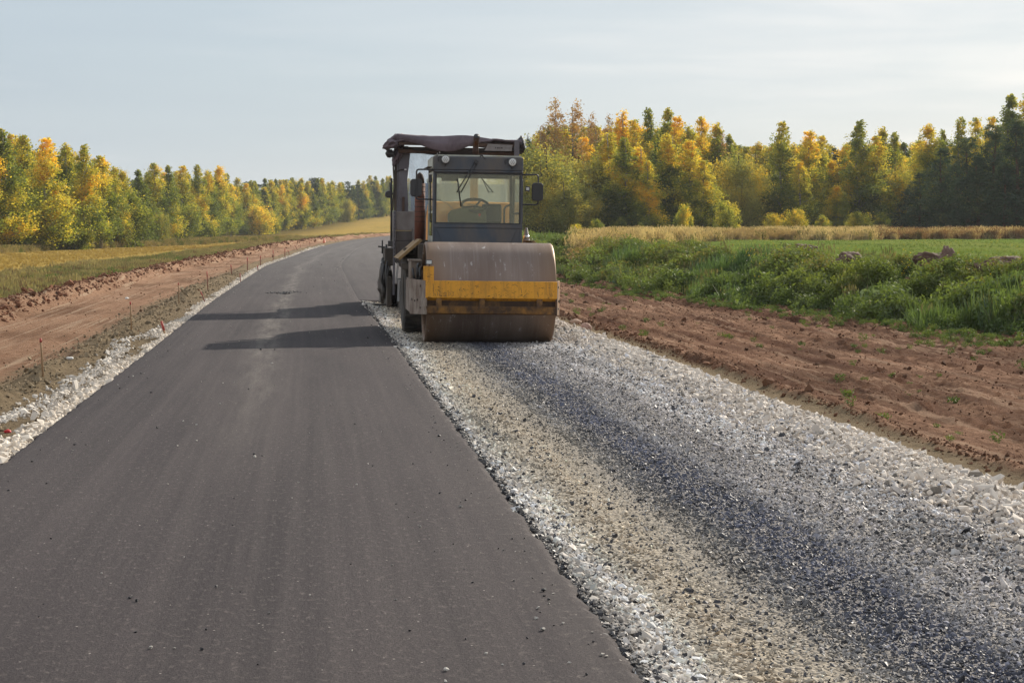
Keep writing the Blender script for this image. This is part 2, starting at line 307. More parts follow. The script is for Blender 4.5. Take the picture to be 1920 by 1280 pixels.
# ------------------------------------------------------------------ mesh builder for machines
class MB:
    def __init__(s): s.bm=bmesh.new()
    def box(s,c,d,rot=None):
        M=Matrix.Translation(c)@((Euler(rot).to_matrix().to_4x4()) if rot else Matrix())@Matrix.Diagonal((*d,1))
        bmesh.ops.create_cube(s.bm,size=1,matrix=M); return s
    def bb(s,x0,x1,y0,y1,z0,z1): return s.box(((x0+x1)/2,(y0+y1)/2,(z0+z1)/2),(x1-x0,y1-y0,z1-z0))
    def prism(s,pts,a,b,axis='x'):
        """pts 2-D polygon; axis x: (y,z); y: (x,z); z: (x,y)"""
        def P(p,t): return {'x':(t,p[0],p[1]),'y':(p[0],t,p[1]),'z':(p[0],p[1],t)}[axis]
        A=[s.bm.verts.new(P(p,a)) for p in pts]; B=[s.bm.verts.new(P(p,b)) for p in pts]; n=len(pts)
        fs=[s.bm.faces.new(A),s.bm.faces.new(B[::-1])]+[s.bm.faces.new((A[i],B[i],B[(i+1)%n],A[(i+1)%n])) for i in range(n)]
        bmesh.ops.recalc_face_normals(s.bm,faces=fs); return s
    def hexa(s,p8):
        v=[s.bm.verts.new(p) for p in p8]
        fs=[s.bm.faces.new([v[i] for i in q]) for q in ((0,1,2,3),(7,6,5,4),(0,4,5,1),(1,5,6,2),(2,6,7,3),(3,7,4,0))]
        bmesh.ops.recalc_face_normals(s.bm,faces=fs); return s
    def tube(s,pts,r,n=10,closed=False):
        pts=[Vector(p) for p in pts]; rings=[]; m=len(pts)
        rr=r if isinstance(r,(list,tuple)) else [r]*m
        up=None
        for i,p in enumerate(pts):
            a=pts[(i-1)%m] if (closed or i>0) else p; b=pts[(i+1)%m] if (closed or i<m-1) else p
            d=(b-a).normalized()
            if up is None: up=d.orthogonal().normalized()
            e=(up-d*up.dot(d)); e=e.normalized() if e.length>1e-6 else d.orthogonal().normalized(); up=e; f=d.cross(e)
            rings.append([s.bm.verts.new(p+(e*math.cos(2*PI*k/n)+f*math.sin(2*PI*k/n))*rr[i]) for k in range(n)])
        rng=range(m if closed else m-1); fs=[]
        for i in rng:
            A,B=rings[i],rings[(i+1)%m]
            for k in range(n): fs.append(s.bm.faces.new((A[k],A[(k+1)%n],B[(k+1)%n],B[k])))
        if not closed: fs.append(s.bm.faces.new(rings[0][::-1])); fs.append(s.bm.faces.new(rings[-1]))
        for f in fs[: len(fs)]: f.smooth=True
        return s
    def lathe(s,prof,n=64,c=(0,0,0),axis='x',cap=True,jit=0):
        """prof: (t along axis, radius)"""
        rings=[]
        for t,r in prof:
            R_=[]
            for k in range(n):
                a=2*PI*k/n; rr=r
                p={'x':(t,rr*math.cos(a),rr*math.sin(a)),'z':(rr*math.cos(a),rr*math.sin(a),t),'y':(rr*math.sin(a),t,rr*math.cos(a))}[axis]
                R_.append(s.bm.verts.new((p[0]+c[0],p[1]+c[1],p[2]+c[2])))
            rings.append(R_)
        fs=[]
        for A,B in zip(rings,rings[1:]):
            for k in range(n): fs.append(s.bm.faces.new((A[k],B[k],B[(k+1)%n],A[(k+1)%n])))
        if cap: fs+= [s.bm.faces.new(rings[0]),s.bm.faces.new(rings[-1][::-1])]
        for f in fs: f.smooth=True
        bmesh.ops.recalc_face_normals(s.bm,faces=fs); return s
    def build(s,name,mat,parent=None,bevel=.006,loc=(0,0,0),rot=(0,0,0),label=None):
        me=bpy.data.meshes.new(name); s.bm.to_mesh(me); s.bm.free(); me.materials.append(mat)
        o=link(name,me,parent,loc,rot)
        if bevel:
            for p in me.polygons: p.use_smooth=True
            b=o.modifiers.new('bevel','BEVEL'); b.width=bevel; b.segments=2; b.limit_method='ANGLE'; b.angle_limit=R(35)
            b.use_clamp_overlap=True; b.harden_normals=True
        if label: o['label']=label
        return o
# ------------------------------------------------------------------ machine materials
def mat_yellow():
    m,nt,out=nmat('chipped_yellow_paint'); N=NT(nt); co=objco(N)
    n1=N.noise(co,2.2,5,.6); c=N.mix(n1,(.58,.25,.015),(.76,.37,.03))
    sc_=N.noise(N.mapv(co,(9,9,22)),1.3,8,.75,1.4); ch=N.ramp(sc_,[(.585,0),(.605,1)])
    edge=N.noise(N.mapv(co,(5,5,5)),2,8,.8); ch2=N.ramp(edge,[(.655,0),(.68,1)])
    sx=N.n('ShaderNodeSeparateXYZ'); N.l(co,sx.inputs[0]); 
    drip=N.ramp(N.noise(N.mapv(co,(16,16,1.5)),1,6,.7),[(.46,0),(.7,.75)])
    c=N.mix(drip,c,(.27,.14,.03))
    f=N.math('MAXIMUM',N.math('MULTIPLY',ch,.92),ch2); c=N.mix(f,c,(.035,.022,.015))
    N.pbsdf(out,c,N.math('ADD',N.math('MULTIPLY',f,.3),.5),0,N.bump(N.math('SUBTRACT',N.noise(co,60,3),f),.25,.004),.4); return m
def mat_drum():
    m,nt,out=nmat('worn_drum_steel'); N=NT(nt); co=objco(N)
    sx=N.n('ShaderNodeSeparateXYZ'); N.l(co,sx.inputs[0]); x=sx.outputs[0]
    a1=N.noise(N.mapv(co,(26,.9,.9)),1,6,.65); a2=N.noise(N.mapv(co,(3.2,.5,.5)),1,4,.5); a3=N.noise(N.mapv(co,(60,3,3)),1,4,.7)
    c=N.mix(N.ramp(a2,[(.3,0),(.7,1)]),(.15,.105,.085),(.25,.195,.165)); c=N.mix(N.ramp(a1,[(.52,0),(.82,.7)]),c,(.32,.275,.25))
    e=N.math('ABSOLUTE',x); rust=N.ramp(e,[(.62,0),(1.0,.8)]); c=N.mix(rust,c,(.20,.125,.075))
    sm=N.noise(N.mapv(co,(9,3.5,3.5),(4,2,1)),1,8,.8,.6); f=N.ramp(sm,[(.58,0),(.66,1)]); lim=N.ramp(N.noise(N.mapv(co,(14,2,2)),1,3),[(.45,0),(.6,.8)])
    c=N.mix(N.math('MULTIPLY',f,lim),c,(.6,.58,.56))
    N.pbsdf(out,c,N.ramp(a1,[(.3,.42),(.8,.55)]),.55,N.bump(N.math('ADD',a3,N.math('MULTIPLY',a1,1.2)),.22,.004),.4); return m
def mat_glass(name,tint,dust,dustcol,tr=0):
    m,nt,out=nmat(name); N=NT(nt); co=objco(N)
    t=N.n('ShaderNodeBsdfTransparent'); t.inputs[0].default_value=(*tint,1)
    gl=N.n('ShaderNodeBsdfGlossy'); gl.inputs['Roughness'].default_value=.06; gl.inputs[0].default_value=(.9,.95,1,1)
    fr=N.n('ShaderNodeFresnel'); fr.inputs[0].default_value=1.5
    mx=N.n('ShaderNodeMixShader'); N.l(fr.outputs[0],mx.inputs[0]); N.l(t.outputs[0],mx.inputs[1]); N.l(gl.outputs[0],mx.inputs[2])
    df=N.n('ShaderNodeBsdfDiffuse'); df.inputs[0].default_value=(*dustcol,1); tl=N.n('ShaderNodeBsdfTranslucent'); tl.inputs[0].default_value=(*dustcol,1)
    md=N.n('ShaderNodeMixShader'); md.inputs[0].default_value=.6; N.l(df.outputs[0],md.inputs[1]); N.l(tl.outputs[0],md.inputs[2])
    n=N.noise(N.mapv(co,(1,1,.35)),4,7,.7); f=N.ramp(n,[(.3,dust*.5),(.75,dust*1.6)])
    m2=N.n('ShaderNodeMixShader'); N.l(f,m2.inputs[0]); N.l(mx.outputs[0],m2.inputs[1]); N.l(md.outputs[0],m2.inputs[2])
    N.l(m2.outputs[0],out.inputs['Surface']); return m
M_Y=mat_yellow(); M_DRUM=mat_drum()
M_YDIRT=simple('mud_stained_yellow',(.36,.17,.025),.7,0,.4,5,(.07,.04,.024),.75,.3,dscale=4)
M_DARKSTEEL=simple('dark_grimy_steel',(.045,.04,.036),.6,.3,.4,6,(.13,.095,.065),.45,.3)
M_GREYSTEEL=simple('dusty_grey_steel',(.31,.26,.215),.7,.1,.3,4,(.12,.07,.045),.55,.3,dscale=5)
M_CAB=simple('blue_grey_cab_paint',(.042,.056,.078),.5,0,.25,2.5,(.15,.12,.09),.4,.12)
M_CABLT=simple('pale_cab_side_paint',(.42,.44,.38),.55,0,.2,3,(.16,.12,.08),.35,.12)
M_BLACK=simple('black_plastic',(.02,.021,.024),.45,0,.3,8,(.09,.08,.07),.25,.1)
M_TYRE=simple('dusty_black_rubber',(.028,.027,.026),.85,0,.3,6,(.13,.105,.08),.5,.5)
M_ORANGE=simple('orange_hood_paint',(.80,.33,.04),.55,0,.15,3,(.25,.14,.06),.3,.1)
M_RUST=simple('rusty_red_pipe',(.17,.055,.032),.7,.1,.35,9,(.05,.03,.022),.4,.3)
M_PIPE=simple('sooty_exhaust_pipe',(.06,.035,.028),.6,.4,.4,9,(.03,.022,.018),.5,.3)
M_LAMP=simple('lamp_lens',(.55,.56,.55),.2,0,.1,30)
M_CONS=simple('green_grey_console',(.05,.07,.055),.5,0,.2,6,(.2,.18,.12),.25,.1)
M_RED=simple('red_enamel',(.45,.03,.03),.5)
M_PAVER=simple('grimy_brown_paver_panels',(.095,.082,.078),.62,0,.25,2.5,(.05,.036,.03),.5,.2)
M_PAVER2=simple('dusty_light_paver_panels',(.17,.15,.14),.65,0,.2,2.5,(.07,.05,.04),.4,.2)
M_TARP=simple('purple_brown_tarpaulin',(.135,.105,.125),.55,0,.35,2.2,(.06,.04,.045),.5,.4)
M_TARPD=simple('black_rolled_tarpaulin',(.018,.017,.02),.5,0,.4,5,(.07,.06,.06),.3,.4)
M_BEAM=simple('rusty_canopy_beam',(.10,.058,.042),.7,.1,.35,5,(.045,.028,.022),.5,.3)
M_POST=simple('grey_purple_post',(.13,.125,.145),.6,0,.2,4,(.07,.055,.05),.35,.2)
M_SIGN=simple('faded_white_panel',(.24,.23,.23),.6,0,.15,3,(.12,.09,.08),.4,.1)
M_GLASS=mat_glass('dusty_cab_glass',(1,.98,.84),.075,(1,.95,.6))
M_GLASS2=mat_glass('clear_side_glass',(.98,.98,.94),.05,(.8,.8,.6))
M_PLAST=mat_glass('pale_blue_plastic_sheet',(.90,.94,.98),.22,(.8,.85,.9))
M_MIR=simple('mirror_glass',(.5,.52,.55),.08,1,.05)
M_SIL=simple('silver_sheen',(.5,.5,.5),.35,.9,.1)
M_AMBER=simple('amber_lens',(.75,.2,.02),.3)
def hand(name,pts,r,mat,parent): return MB().tube(pts,r,8).build(name,mat,parent,0)
def bend(pts,rad=.05,n=5):
    out=[Vector(pts[0])]
    for a,b,c in zip(pts,pts[1:],pts[2:]):
        a,b,c=Vector(a),Vector(b),Vector(c); r=min(rad,(a-b).length*.45,(c-b).length*.45); p=b+(a-b).normalized()*r; q=b+(c-b).normalized()*r
        for i in range(n+1):
            t=i/n; out.append(p*(1-t)**2+b*2*t*(1-t)+q*t*t)
    out.append(Vector(pts[-1])); return out
# ------------------------------------------------------------------ ROLLER
RO=empty('road_roller',(-.42,32.6,-.045),(0,R(.8),R(5.85)))
tag(RO,'single drum road roller with dusty steel drum, yellow front beam and blue grey cab','road roller')
DR_,HW=.83,1.055
prof=[(-HW+.16,.12),(-HW+.16,DR_-.1),(-HW+.07,DR_-.065),(-HW,DR_-.045),(-HW,DR_-.02),(-HW+.02,DR_)]
prof+=[(t,DR_) for t in np.linspace(-HW+.06,HW-.06,12)]+[(HW-.02,DR_),(HW,DR_-.02),(HW,DR_-.045),(HW-.07,DR_-.065),(HW-.16,DR_-.1),(HW-.16,.12)]
dr=MB().lathe(prof,128,(0,0,DR_)).build('drum',M_DRUM,RO,0)
for s in (-1,1): MB().lathe([(s*(HW-.17),.22),(s*(HW-.02),.2)],24,(0,0,DR_)).build('drum_hub',M_DARKSTEEL,dr,.005)
# front beam
b=MB(); b.prism([(-1.0,1.045),(-1.0,.77),(-.90,.72),(-.90,1.045)],-1.09,1.045,'x'); FB=b.build('front_beam',M_Y,RO,.008)
b=MB(); b.bb(-1.09,1.045,-.90,-.865,.62,.785); rb=b.build('recessed_plate',simple('mud_caked_plate',(.17,.085,.02),.7,0,.4,4,(.05,.03,.02),.95,.3,dscale=5),RO,.004)
b=MB(); b.bb(-1.1,1.045,-.985,-.90,.615,.635); b.prism([(-.985,.613),(-.96,.52),(-.86,.50),(-.86,.613)],-1.1,1.045,'x'); b.build('lower_beam',M_YDIRT,RO,.006)
for x in (-.87,-.17,.76):
    b=MB(); b.prism([(-.985,.77),(-.985,.635),(-.90,.635),(-.90,.77)],x-.045,x+.045,'x'); b.build('gusset',M_YDIRT,RO,.004)
# ragged dried mud line under the beam and scribbled marks on it
b=MB(); random.seed(3); x=-1.0
def strokes(lst,y=-1.001,r=.003):
    b=MB()
    for pl in lst: b.tube([(p[0],y,p[1]) for p in pl],r,5)
    return b
sk=[[(-.965,.86),(-.95,.83),(-.955,.80)],[(-.935,.84),(-.925,.80)],[(-.90,.87),(-.895,.80)],[(-.87,.84),(-.86,.80),(-.85,.83)],
 [(-.80,.83),(-.78,.86),(-.755,.85),(-.76,.82),(-.80,.80),(-.75,.80)],[(-.72,.85),(-.695,.86),(-.69,.83),(-.715,.80),(-.72,.84)],[(-.665,.86),(-.63,.86),(-.65,.835),(-.63,.82),(-.66,.80)],
 [(-.97,1.0),(-.96,.93),(-.965,.88)],[(-.55,.90),(-.52,.93)],[(-.35,.83),(-.32,.86),(-.33,.83)],[(-.24,.98),(-.27,.93)],[(.45,.95),(.47,.85)],[(.30,.87),(.34,.85)],[(.50,.80),(.56,.86),(.58,.84)],[(.72,.88),(.74,.80)],[(.78,.95),(.81,.94)],[(.90,.95),(.93,.95)],[(.92,.85),(.95,.80)],[(.95,.86),(.965,.81)],[(.30,.98),(.36,1.0),(.40,.96)]]
strokes(sk).build('paint_scratches',M_BLACK,FB,0)
for s,xo,xi,mt in ((-1,-1.30,-1.09,M_GREYSTEEL),(1,1.19,1.045,M_YDIRT)):
    b=MB(); t=.03*s
    b.hexa([(xi,-1.0,.50),(xo,-.16,.47),(xo,-.16,1.045),(xi,-1.0,1.045),(xi-t,-.97,.50),(xo-t,-.16,.47),(xo-t,-.16,1.045),(xi-t,-.97,1.045)])
    b.bb(min(xo,xo-t),max(xo,xo-t),-.16,1.15,.50,1.0)
    b.bb(min(xo,xo-.1*s),max(xo,xo-.1*s),-.1,.9,1.0,1.045)
    o=b.build('side_arm',mt,RO,.006); 
    b=MB()
    for (yy,zz) in ((-.3,.72),(-.45,.70),(-.6,.72),(-.75,.95),(-.75,.6)):
        xx=xo+(xi-xo)*((-.16-yy)/.84); MB().lathe([(xx+.001*s,.018),(xx+.012*s,.016)],10,(0,yy,zz)).build('bolt',M_DARKSTEEL,o,0)
MB().bb(-1.25,1.15,.93,1.12,.5,1.1).build('rear_crossbeam',M_DARKSTEEL,RO,.01)
# lamp bracket and work lamp
b=MB(); b.bb(-1.125,-.955,-.985,-.965,1.046,1.275); b.build('lamp_bracket',M_Y,RO,.003)
b=MB(); b.tube([(-1.03,-.99,1.275),(-1.03,-.99,1.31)],.012); b.prism([(-1.09,1.30),(-.985,1.30),(-.985,1.365),(-1.0,1.378),(-1.075,1.378),(-1.09,1.365)],-1.02,-.965,'y'); wl=b.build('work_lamp',M_BLACK,RO,.004)
MB().bb(-1.078,-.997,-1.026,-1.021,1.312,1.366).build('lens',M_LAMP,wl,.002)
# hoses, motor on left side between arm and drum
b=MB()
b.tube(bend([(-1.17,-.1,1.04),(-1.17,-.1,1.28),(-1.1,.5,1.30),(-1.1,.9,1.1)],.12),.022,8); b.tube(bend([(-1.13,-.25,1.04),(-1.14,-.2,1.22),(-1.09,.4,1.22),(-1.1,.9,1.0)],.1),.02,8)
b.tube(bend([(-1.22,0,1.04),(-1.24,.1,1.2),(-1.2,.9,1.25)],.1),.018,8)
b.build('hydraulic_hoses',M_BLACK,RO,0)
b=MB(); b.bb(-1.30,-1.09,.25,.33,1.045,1.36); b.bb(-1.30,-1.08,.2,.75,1.33,1.36); b.bb(-1.3,-1.27,-.1,.0,1.045,1.33); b.build('hose_bracket',M_GREYSTEEL,RO,.004)
MB().lathe([(-1.24,.17),(-1.06,.19)],20,(0,0,DR_)).build('drum_motor',M_DARKSTEEL,RO,.006)
# articulation, rear frame, fenders
MB().bb(-.35,.35,1.1,1.9,.45,1.0).build('articulated_joint',M_DARKSTEEL,RO,.02)
MB().bb(-.70,.70,1.75,4.9,.55,1.62).build('rear_frame',M_DARKSTEEL,RO,.02)
for s in (-1,1):
    b=MB()
    # sloping front board then flat top over the tyre
    A=(s*1.0,2.15,1.70); B=(s*1.40,2.15,1.35)
    dx,dz=B[0]-A[0],B[2]-A[2]; L=math.hypot(dx,dz); nx,nz=-dz/L*s,dx/L*s
    if nz>0: nx,nz=-nx,-nz
    th=.05
    q=[(A[0],A[2]),(B[0],B[2]),(B[0]+nx*th,B[2]+nz*th),(A[0]+nx*th,A[2]+nz*th)]
    b.prism(q,2.12,2.2,'y')
    q=[(A[0],A[2]-.005),(B[0],B[2]-.005),(B[0]+nx*.02,B[2]+nz*.02),(A[0]+nx*.02,A[2]+nz*.02)]
    b.prism(q,2.2,3.9,'y')
    b.build('fender',simple('tan_dusty_fender_%s'%('a' if s<0 else 'b'),(.30,.19,.075),.7,0,.3,4,(.12,.07,.035),.4,.2),RO,.005)
    b=MB(); b.bb(min(s*.7,s*1.05),max(s*.7,s*1.05),2.1,2.6,1.05,1.6); b.hexa([(s*.95,2.14,1.12),(s*1.33,2.2,1.16),(s*1.33,2.2,1.26),(s*.95,2.14,1.24),(s*.95,2.5,1.12),(s*1.33,2.5,1.16),(s*1.33,2.5,1.26),(s*.95,2.5,1.24)])
    b.build('step_box',M_DARKSTEEL,RO,.01)
    # tyre
    RR=.76; wh=empty('rear_wheel',(s*1.0,3.05,RR),(0,0,0)); wh.parent=RO
    pf=[(-.24,.40),(-.26,.52),(-.275,.62),(-.26,.70),(-.23,.735),(-.12,.745),(0,.75),(.12,.745),(.23,.735),(.26,.70),(.275,.62),(.26,.52),(.24,.40)]
    b=MB(); b.lathe(pf,64,cap=False)
    for k in range(30):
        a=2*PI*k/30
        for q_,off in ((-.125,0),(.125,.5)):
            aa=a+off*2*PI/30; b.box((q_,math.cos(aa)*.755,math.sin(aa)*.755),(.27,.05,.035),(aa-PI/2,0,.35 if q_<0 else -.35))
    b.build('tyre',M_TYRE,wh,.004)
    b=MB(); b.lathe([(s*.14,.02),(s*.14,.12),(s*.17,.14),(s*.10,.2),(s*.08,.36),(s*.2,.40),(s*.23,.42),(s*.1,.43),(-s*.2,.42)],40,cap=False); b.build('rim',M_YDIRT,wh,0)
# bonnet
b=MB(); b.prism([(3.55,1.62),(3.55,2.38),(4.6,2.36),(5.05,2.1),(5.15,1.2),(5.1,.8),(3.55,.8)],-.74,.76,'x'); hd=b.build('engine_hood',M_ORANGE,RO,.04)
b=MB(); b.tube([(-.95,3.42,1.62),(-.95,3.42,2.70)],.095,18); 
b.build('air_intake_pipe',M_RUST,RO,0); b=MB(); b.lathe([(2.70,.085),(2.78,.08),(2.86,.055),(2.9,.01)],18,(-.955,3.42,0),'z'); 
for z in np.arange(2.0,2.68,.09): b.lathe([(z,.098),(z+.012,.098)],18,(-.95,3.42,0),'z')
b.build('pipe_cap',M_PIPE,RO,0)
MB().box((-.88,3.42,1.64),(.34,.2,.06)).build('intake_bracket',M_DARKSTEEL,RO,.005)
b=MB(); b.tube([(.10,4.15,2.36),(.10,4.15,3.25)],.075,20); mf=b.build('exhaust_muffler',simple('grey_muffler',(.16,.15,.13),.7,.2),RO,0)
b=MB(); b.tube(bend([(.12,4.15,3.25),(.12,4.15,3.46),(.12,3.95,3.60)],.12,8),.056,18); ex=b.build('exhaust_stack',M_PIPE,RO,0)
b=MB(); b.lathe([(0,.048),(.004,.048)],18,axis='y'); b.build('stack_opening',M_BLACK,ex,0,loc=(.12,3.943,3.605),rot=(R(-35),0,0))
# ------ cab
CX0,CX1,CY0,CY1,CZ0,CZ1=-.81,.76,1.8,3.3,1.55,3.14
CB=MB().bb(CX0,CX1,CY0+.02,CY1,CZ0,CZ0+.1).build('cab',M_CAB,RO,.01)
p=.075
for q in ((CX0,CX0+p*.5,CY0,CY0+p),(CX1-p*.6,CX1,CY0,CY0+p),(CX0,CX0+p*.6,CY1-p,CY1),(CX1-p*.6,CX1,CY1-p,CY1)):
    MB().bb(*q,CZ0+.1,2.94).build('cab_post',M_CAB,CB,.008)
b=MB(); b.bb(CX0,CX1,CY0-.045,CY1+.03,2.90,3.14); b.prism([(CY0-.045,2.90),(CY0-.045,2.86),(CY0+.03,2.86),(CY0+.03,2.90)],CX0+.0,CX1,'x'); rf=b.build('roof',M_CAB,CB,.02)
MB().bb(CX0+.03,CX1-.03,CY0,CY1,3.141,3.165).build('roof_skin',M_CABLT,rf,.008)
MB().bb(CX0-.012,CX0-.002,CY0+.05,CY1+.02,2.93,3.12).build('roof_side_panel',M_CABLT,rf,.004)
MB().bb(CX0-.09,CX0-.013,CY0+.25,CY1-.1,2.95,2.965).build('rain_gutter',M_DARKSTEEL,rf,.002)
b=MB(); b.bb(CX0+.04,CX1-.045,CY0+.002,CY0+.05,1.65,1.93); b.bb(CX0,CX1,CY0-.012,CY0+.06,1.90,1.965); b.build('front_panel',M_CAB,CB,.006)
b=MB(); b.prism([(CX0+.06,1.885),(CX1-.09,1.885),(CX1-.22,1.62),(CX0+.17,1.62)],CY0-.012,CY0+.001,'y'); b.build('pressed_panel',M_CAB,CB,.006)
b=MB(); b.bb(CX0+.035,CX0+.06,CY0-.008,CY0+.03,1.97,2.86); b.bb(CX1-.06,CX1-.035,CY0-.008,CY0+.03,1.97,2.86); b.bb(CX0+.06,CX1-.06,CY0-.008,CY0+.03,1.966,1.99); b.bb(CX0+.06,CX1-.06,CY0-.008,CY0+.03,2.835,2.859); b.build('window_seal',M_BLACK,CB,.004)
MB().bb(CX0+.055,CX1-.055,CY0+.012,CY0+.018,1.985,2.84).build('windshield',M_GLASS,CB,0)
# rear window wall
MB().bb(CX0+.05,CX1-.05,CY1-.05,CY1,1.65,2.0).build('rear_wall',M_CAB,CB,.005); MB().bb(CX0+.05,CX1-.05,CY1-.05,CY1,2.8,2.9).build('rear_header',M_CAB,CB,.005)
MB().bb(CX0+.05,CX1-.05,CY1-.03,CY1-.024,2.0,2.8).build('rear_window',M_GLASS2,CB,0)
for s,x in ((-1,CX0),(1,CX1)):
    xa,xb=(x,x+.03) if s<0 else (x-.03,x)
    b=MB(); b.bb(xa,xb,CY0+.08,CY0+.13,1.65,2.88); b.bb(xa,xb,CY1-.12,CY1-.08,1.65,2.88); b.bb(xa,xb,CY0+.13,CY1-.12,2.83,2.88); b.bb(xa,xb,CY0+.13,CY1-.12,1.65,1.75); b.bb(xa,xb,CY0+.13,CY1-.12,2.15,2.19)
    d=b.build('door',M_CABLT if s<0 else M_CAB,CB,.005)
    MB().bb((xa+xb)/2-.003,(xa+xb)/2+.003,CY0+.13,CY1-.12,1.75,2.83).build('door_glass',M_GLASS2,d,0)
    b=MB(); xo=x+s*.03; b.tube(bend([(x,CY0+.3,2.75),(xo,CY0+.3,2.75),(xo,CY0+.3,2.0),(x,CY0+.3,2.0)],.03),.012,8); b.build('grab_rail',M_BLACK,d,0)
b=MB(); b.bb(CX0-.075,CX0-.02,CY0+.05,CY0+.1,2.68,2.82); b.build('door_lamp',M_BLACK,CB,.01)
# roof lamps
for x,z in ((-.61,3.08),(.56,3.05)):
    yb=CY0-.06
    b=MB(); b.lathe([(0,.070),(-.015,.076),(-.07,.076),(-.075,.07)],28,axis='y'); b.tube([(0,-.03,-.06),(0,-.02,-.115)],.012); hl=b.build('headlight',M_BLACK,CB,.003,loc=(x,yb+.0,z))
    MB().lathe([(-.076,.066),(-.082,.06)],28,axis='y').build('lens',M_LAMP,hl,0)
    b=MB()
    for i,j in ((0,0),(1,0),(-1,0),(.5,.87),(-.5,.87),(.5,-.87),(-.5,-.87)): b.tube([(i*.03,-.0825,j*.03-.011),(i*.03,-.0825,j*.03+.011)],.0035,5)
    b.build('led_ribs',M_BLACK,hl,0)
    pts=[(-.02-.1,.01,-.03),(-.13,-.005,.02),(-.10,-.008,.06),(-.04,0,.05)]; MB().tube(bend(pts,.03),.006,6).build('cable',M_BLACK,hl,0)
# wipers
yw=CY0-.05
for s,piv,en in ((1,(-.07,3.05),(-.40,2.52)),(-1,(.0,2.84),(.24,2.53))):
    b=MB(); yy=yw if s>0 else CY0+.05
    b.tube([(piv[0]-.02,yy,piv[1]),(en[0],yy,en[1])],.009,6); b.tube([(piv[0]+.02,yy,piv[1]-.02),(en[0]+.075*s,yy,en[1])],.009,6); b.tube([(en[0]-.01*s,yy,en[1]),(en[0]+.085*s,yy,en[1])],.007,6)
    if s>0: b.tube([(-.39,yy-.005,2.74),(-.325,yy+.02,2.27)],.012,6); b.box((piv[0],yw-.0,piv[1]),(.07,.06,.06),(0,.5,0))
    b.build('wiper',M_BLACK,CB,0)
for q,r_ in (([(-.75,CY0-.03,3.14),(-.75,CY0-.03,3.19)],.008),([(-.70,CY0+.1,3.14),(-.70,CY0+.1,3.22)],.006)): MB().tube(q,r_).build('aerial_stub',M_BLACK,rf,0)
MB().tube([(.0,CY0-.02,3.14),(.03,CY0-.03,3.17),(.09,CY0-.04,3.10)],.012).build('roof_cable',M_BLACK,rf,0)
# mirrors
def mirror(s,xa,arm,ml,mr,zb,zt,rz):
    b=MB(); yb=CY0-.1; b.tube(bend([(xa,CY0+.02,arm[1]),(xa+s*.02,yb,arm[1]),(arm[0],yb,arm[1]-.02*0),(arm[0],yb,arm[2]),(xa,CY0+.02,arm[2])],.05),.014,8); a=b.build('mirror_arm',M_BLACK,CB,0)
    cx=(ml+mr)/2; w_=(mr-ml)/2; h_=(zt-zb)/2; c=.035
    P=[(-w_+c,-h_),(w_-c,-h_),(w_,-h_+c),(w_,h_-c),(w_-c,h_),(-w_+c,h_),(-w_,h_-c),(-w_,-h_+c)]
    b=MB(); b.prism(P,-.02,.03,'y'); k=b.build('mirror',M_BLACK,a,.012,loc=(cx,yb+.03 if s<0 else yb-.03,(zb+zt)/2),rot=(0,0,rz))
    P2=[(x*.88,z*.92) for x,z in P]
    return k
mirror(-1,CX0,(-1.11,2.90,2.385),-1.215,-1.01,2.43,2.735,R(-8))
mirror(1,CX1,(1.02,2.84,2.32),.90,1.115,2.385,2.70,R(24))
b=MB(); b.prism([(.80,2.56),(.88,2.54),(.89,2.63),(.81,2.65)],CY0-.02,CY0+.03,'y'); sm=b.build('small_side_lamp',M_BLACK,CB,.008); MB().bb(.818,.872,CY0-.026,CY0-.021,2.57,2.62).build('lens',M_LAMP,sm,.002)
# interior
b=MB(); b.prism([(-.52,1.6),(-.52,2.14),(-.47,2.2),(-.30,2.25),(.08,2.25),(.15,2.19),(.15,1.6)],CY0+.22,CY0+.50,'y'); cs=b.build('dashboard',M_CONS,CB,.02)
MB().prism([(-.0,2.145),(.025,2.155),(.05,2.145),(.04,2.115),(.025,2.10),(.008,2.115)],CY0+.213,CY0+.2195,'y').build('red_emblem',M_RED,cs,0)
b=MB(); Cw=Vector((-.04,CY0+.42,2.30)); t=R(28)
ring=[Cw+Vector((.235*math.cos(a),.235*math.sin(a)*math.cos(t),.235*math.sin(a)*math.sin(t)+0)) for a in np.linspace(0,2*PI,40,endpoint=False)]
b.tube(ring,.025,8,closed=True)
for a in (R(60),R(200),R(330)): b.tube([Cw-Vector((0,0,.02)),Cw+Vector((.235*math.cos(a),.235*math.sin(a)*math.cos(t),.235*math.sin(a)*math.sin(t)))],.018,6)
b.tube([Cw-Vector((0,-.01,.25)),Cw],.03,10); b.build('steering_wheel',M_BLACK,CB,0)
b=MB(); b.bb(-.25,.30,CY0+.75,CY0+1.2,1.75,1.95); st=b.build('seat',M_BLACK,CB,.04)
MB().box((.33,CY0+1.22,2.16),(.36,.09,.36),(R(-8),0,0)).build('seat_back',M_BLACK,st,.04)
b=MB(); b.box((-.51,CY0+.14,2.79),(.30,.02,.155)); b.build('sun_visor',simple('grey_visor',(.06,.06,.055),.7),CB,.02)
b=MB(); b.tube(bend([(.47,CY0+.3,1.65),(.47,CY0+.3,2.28),(.6,CY0+.3,2.32)],.06),.018,8); b.tube([(.62,CY0+.6,1.65),(.62,CY0+.6,2.86)],.03,8); b.build('inner_rail',M_BLACK,CB,0)
for pts in ([(-.78,2.43),(-.6,2.40),(-.45,2.33),(-.36,2.24),(-.32,2.19)],[(-.1,2.33),(.1,2.31),(.3,2.20),(.45,2.08),(.52,2.0)]):
    MB().tube([(x,CY1-.06,z) for x,z in pts],.006,5).build('white_cable',M_SIGN,CB,0)
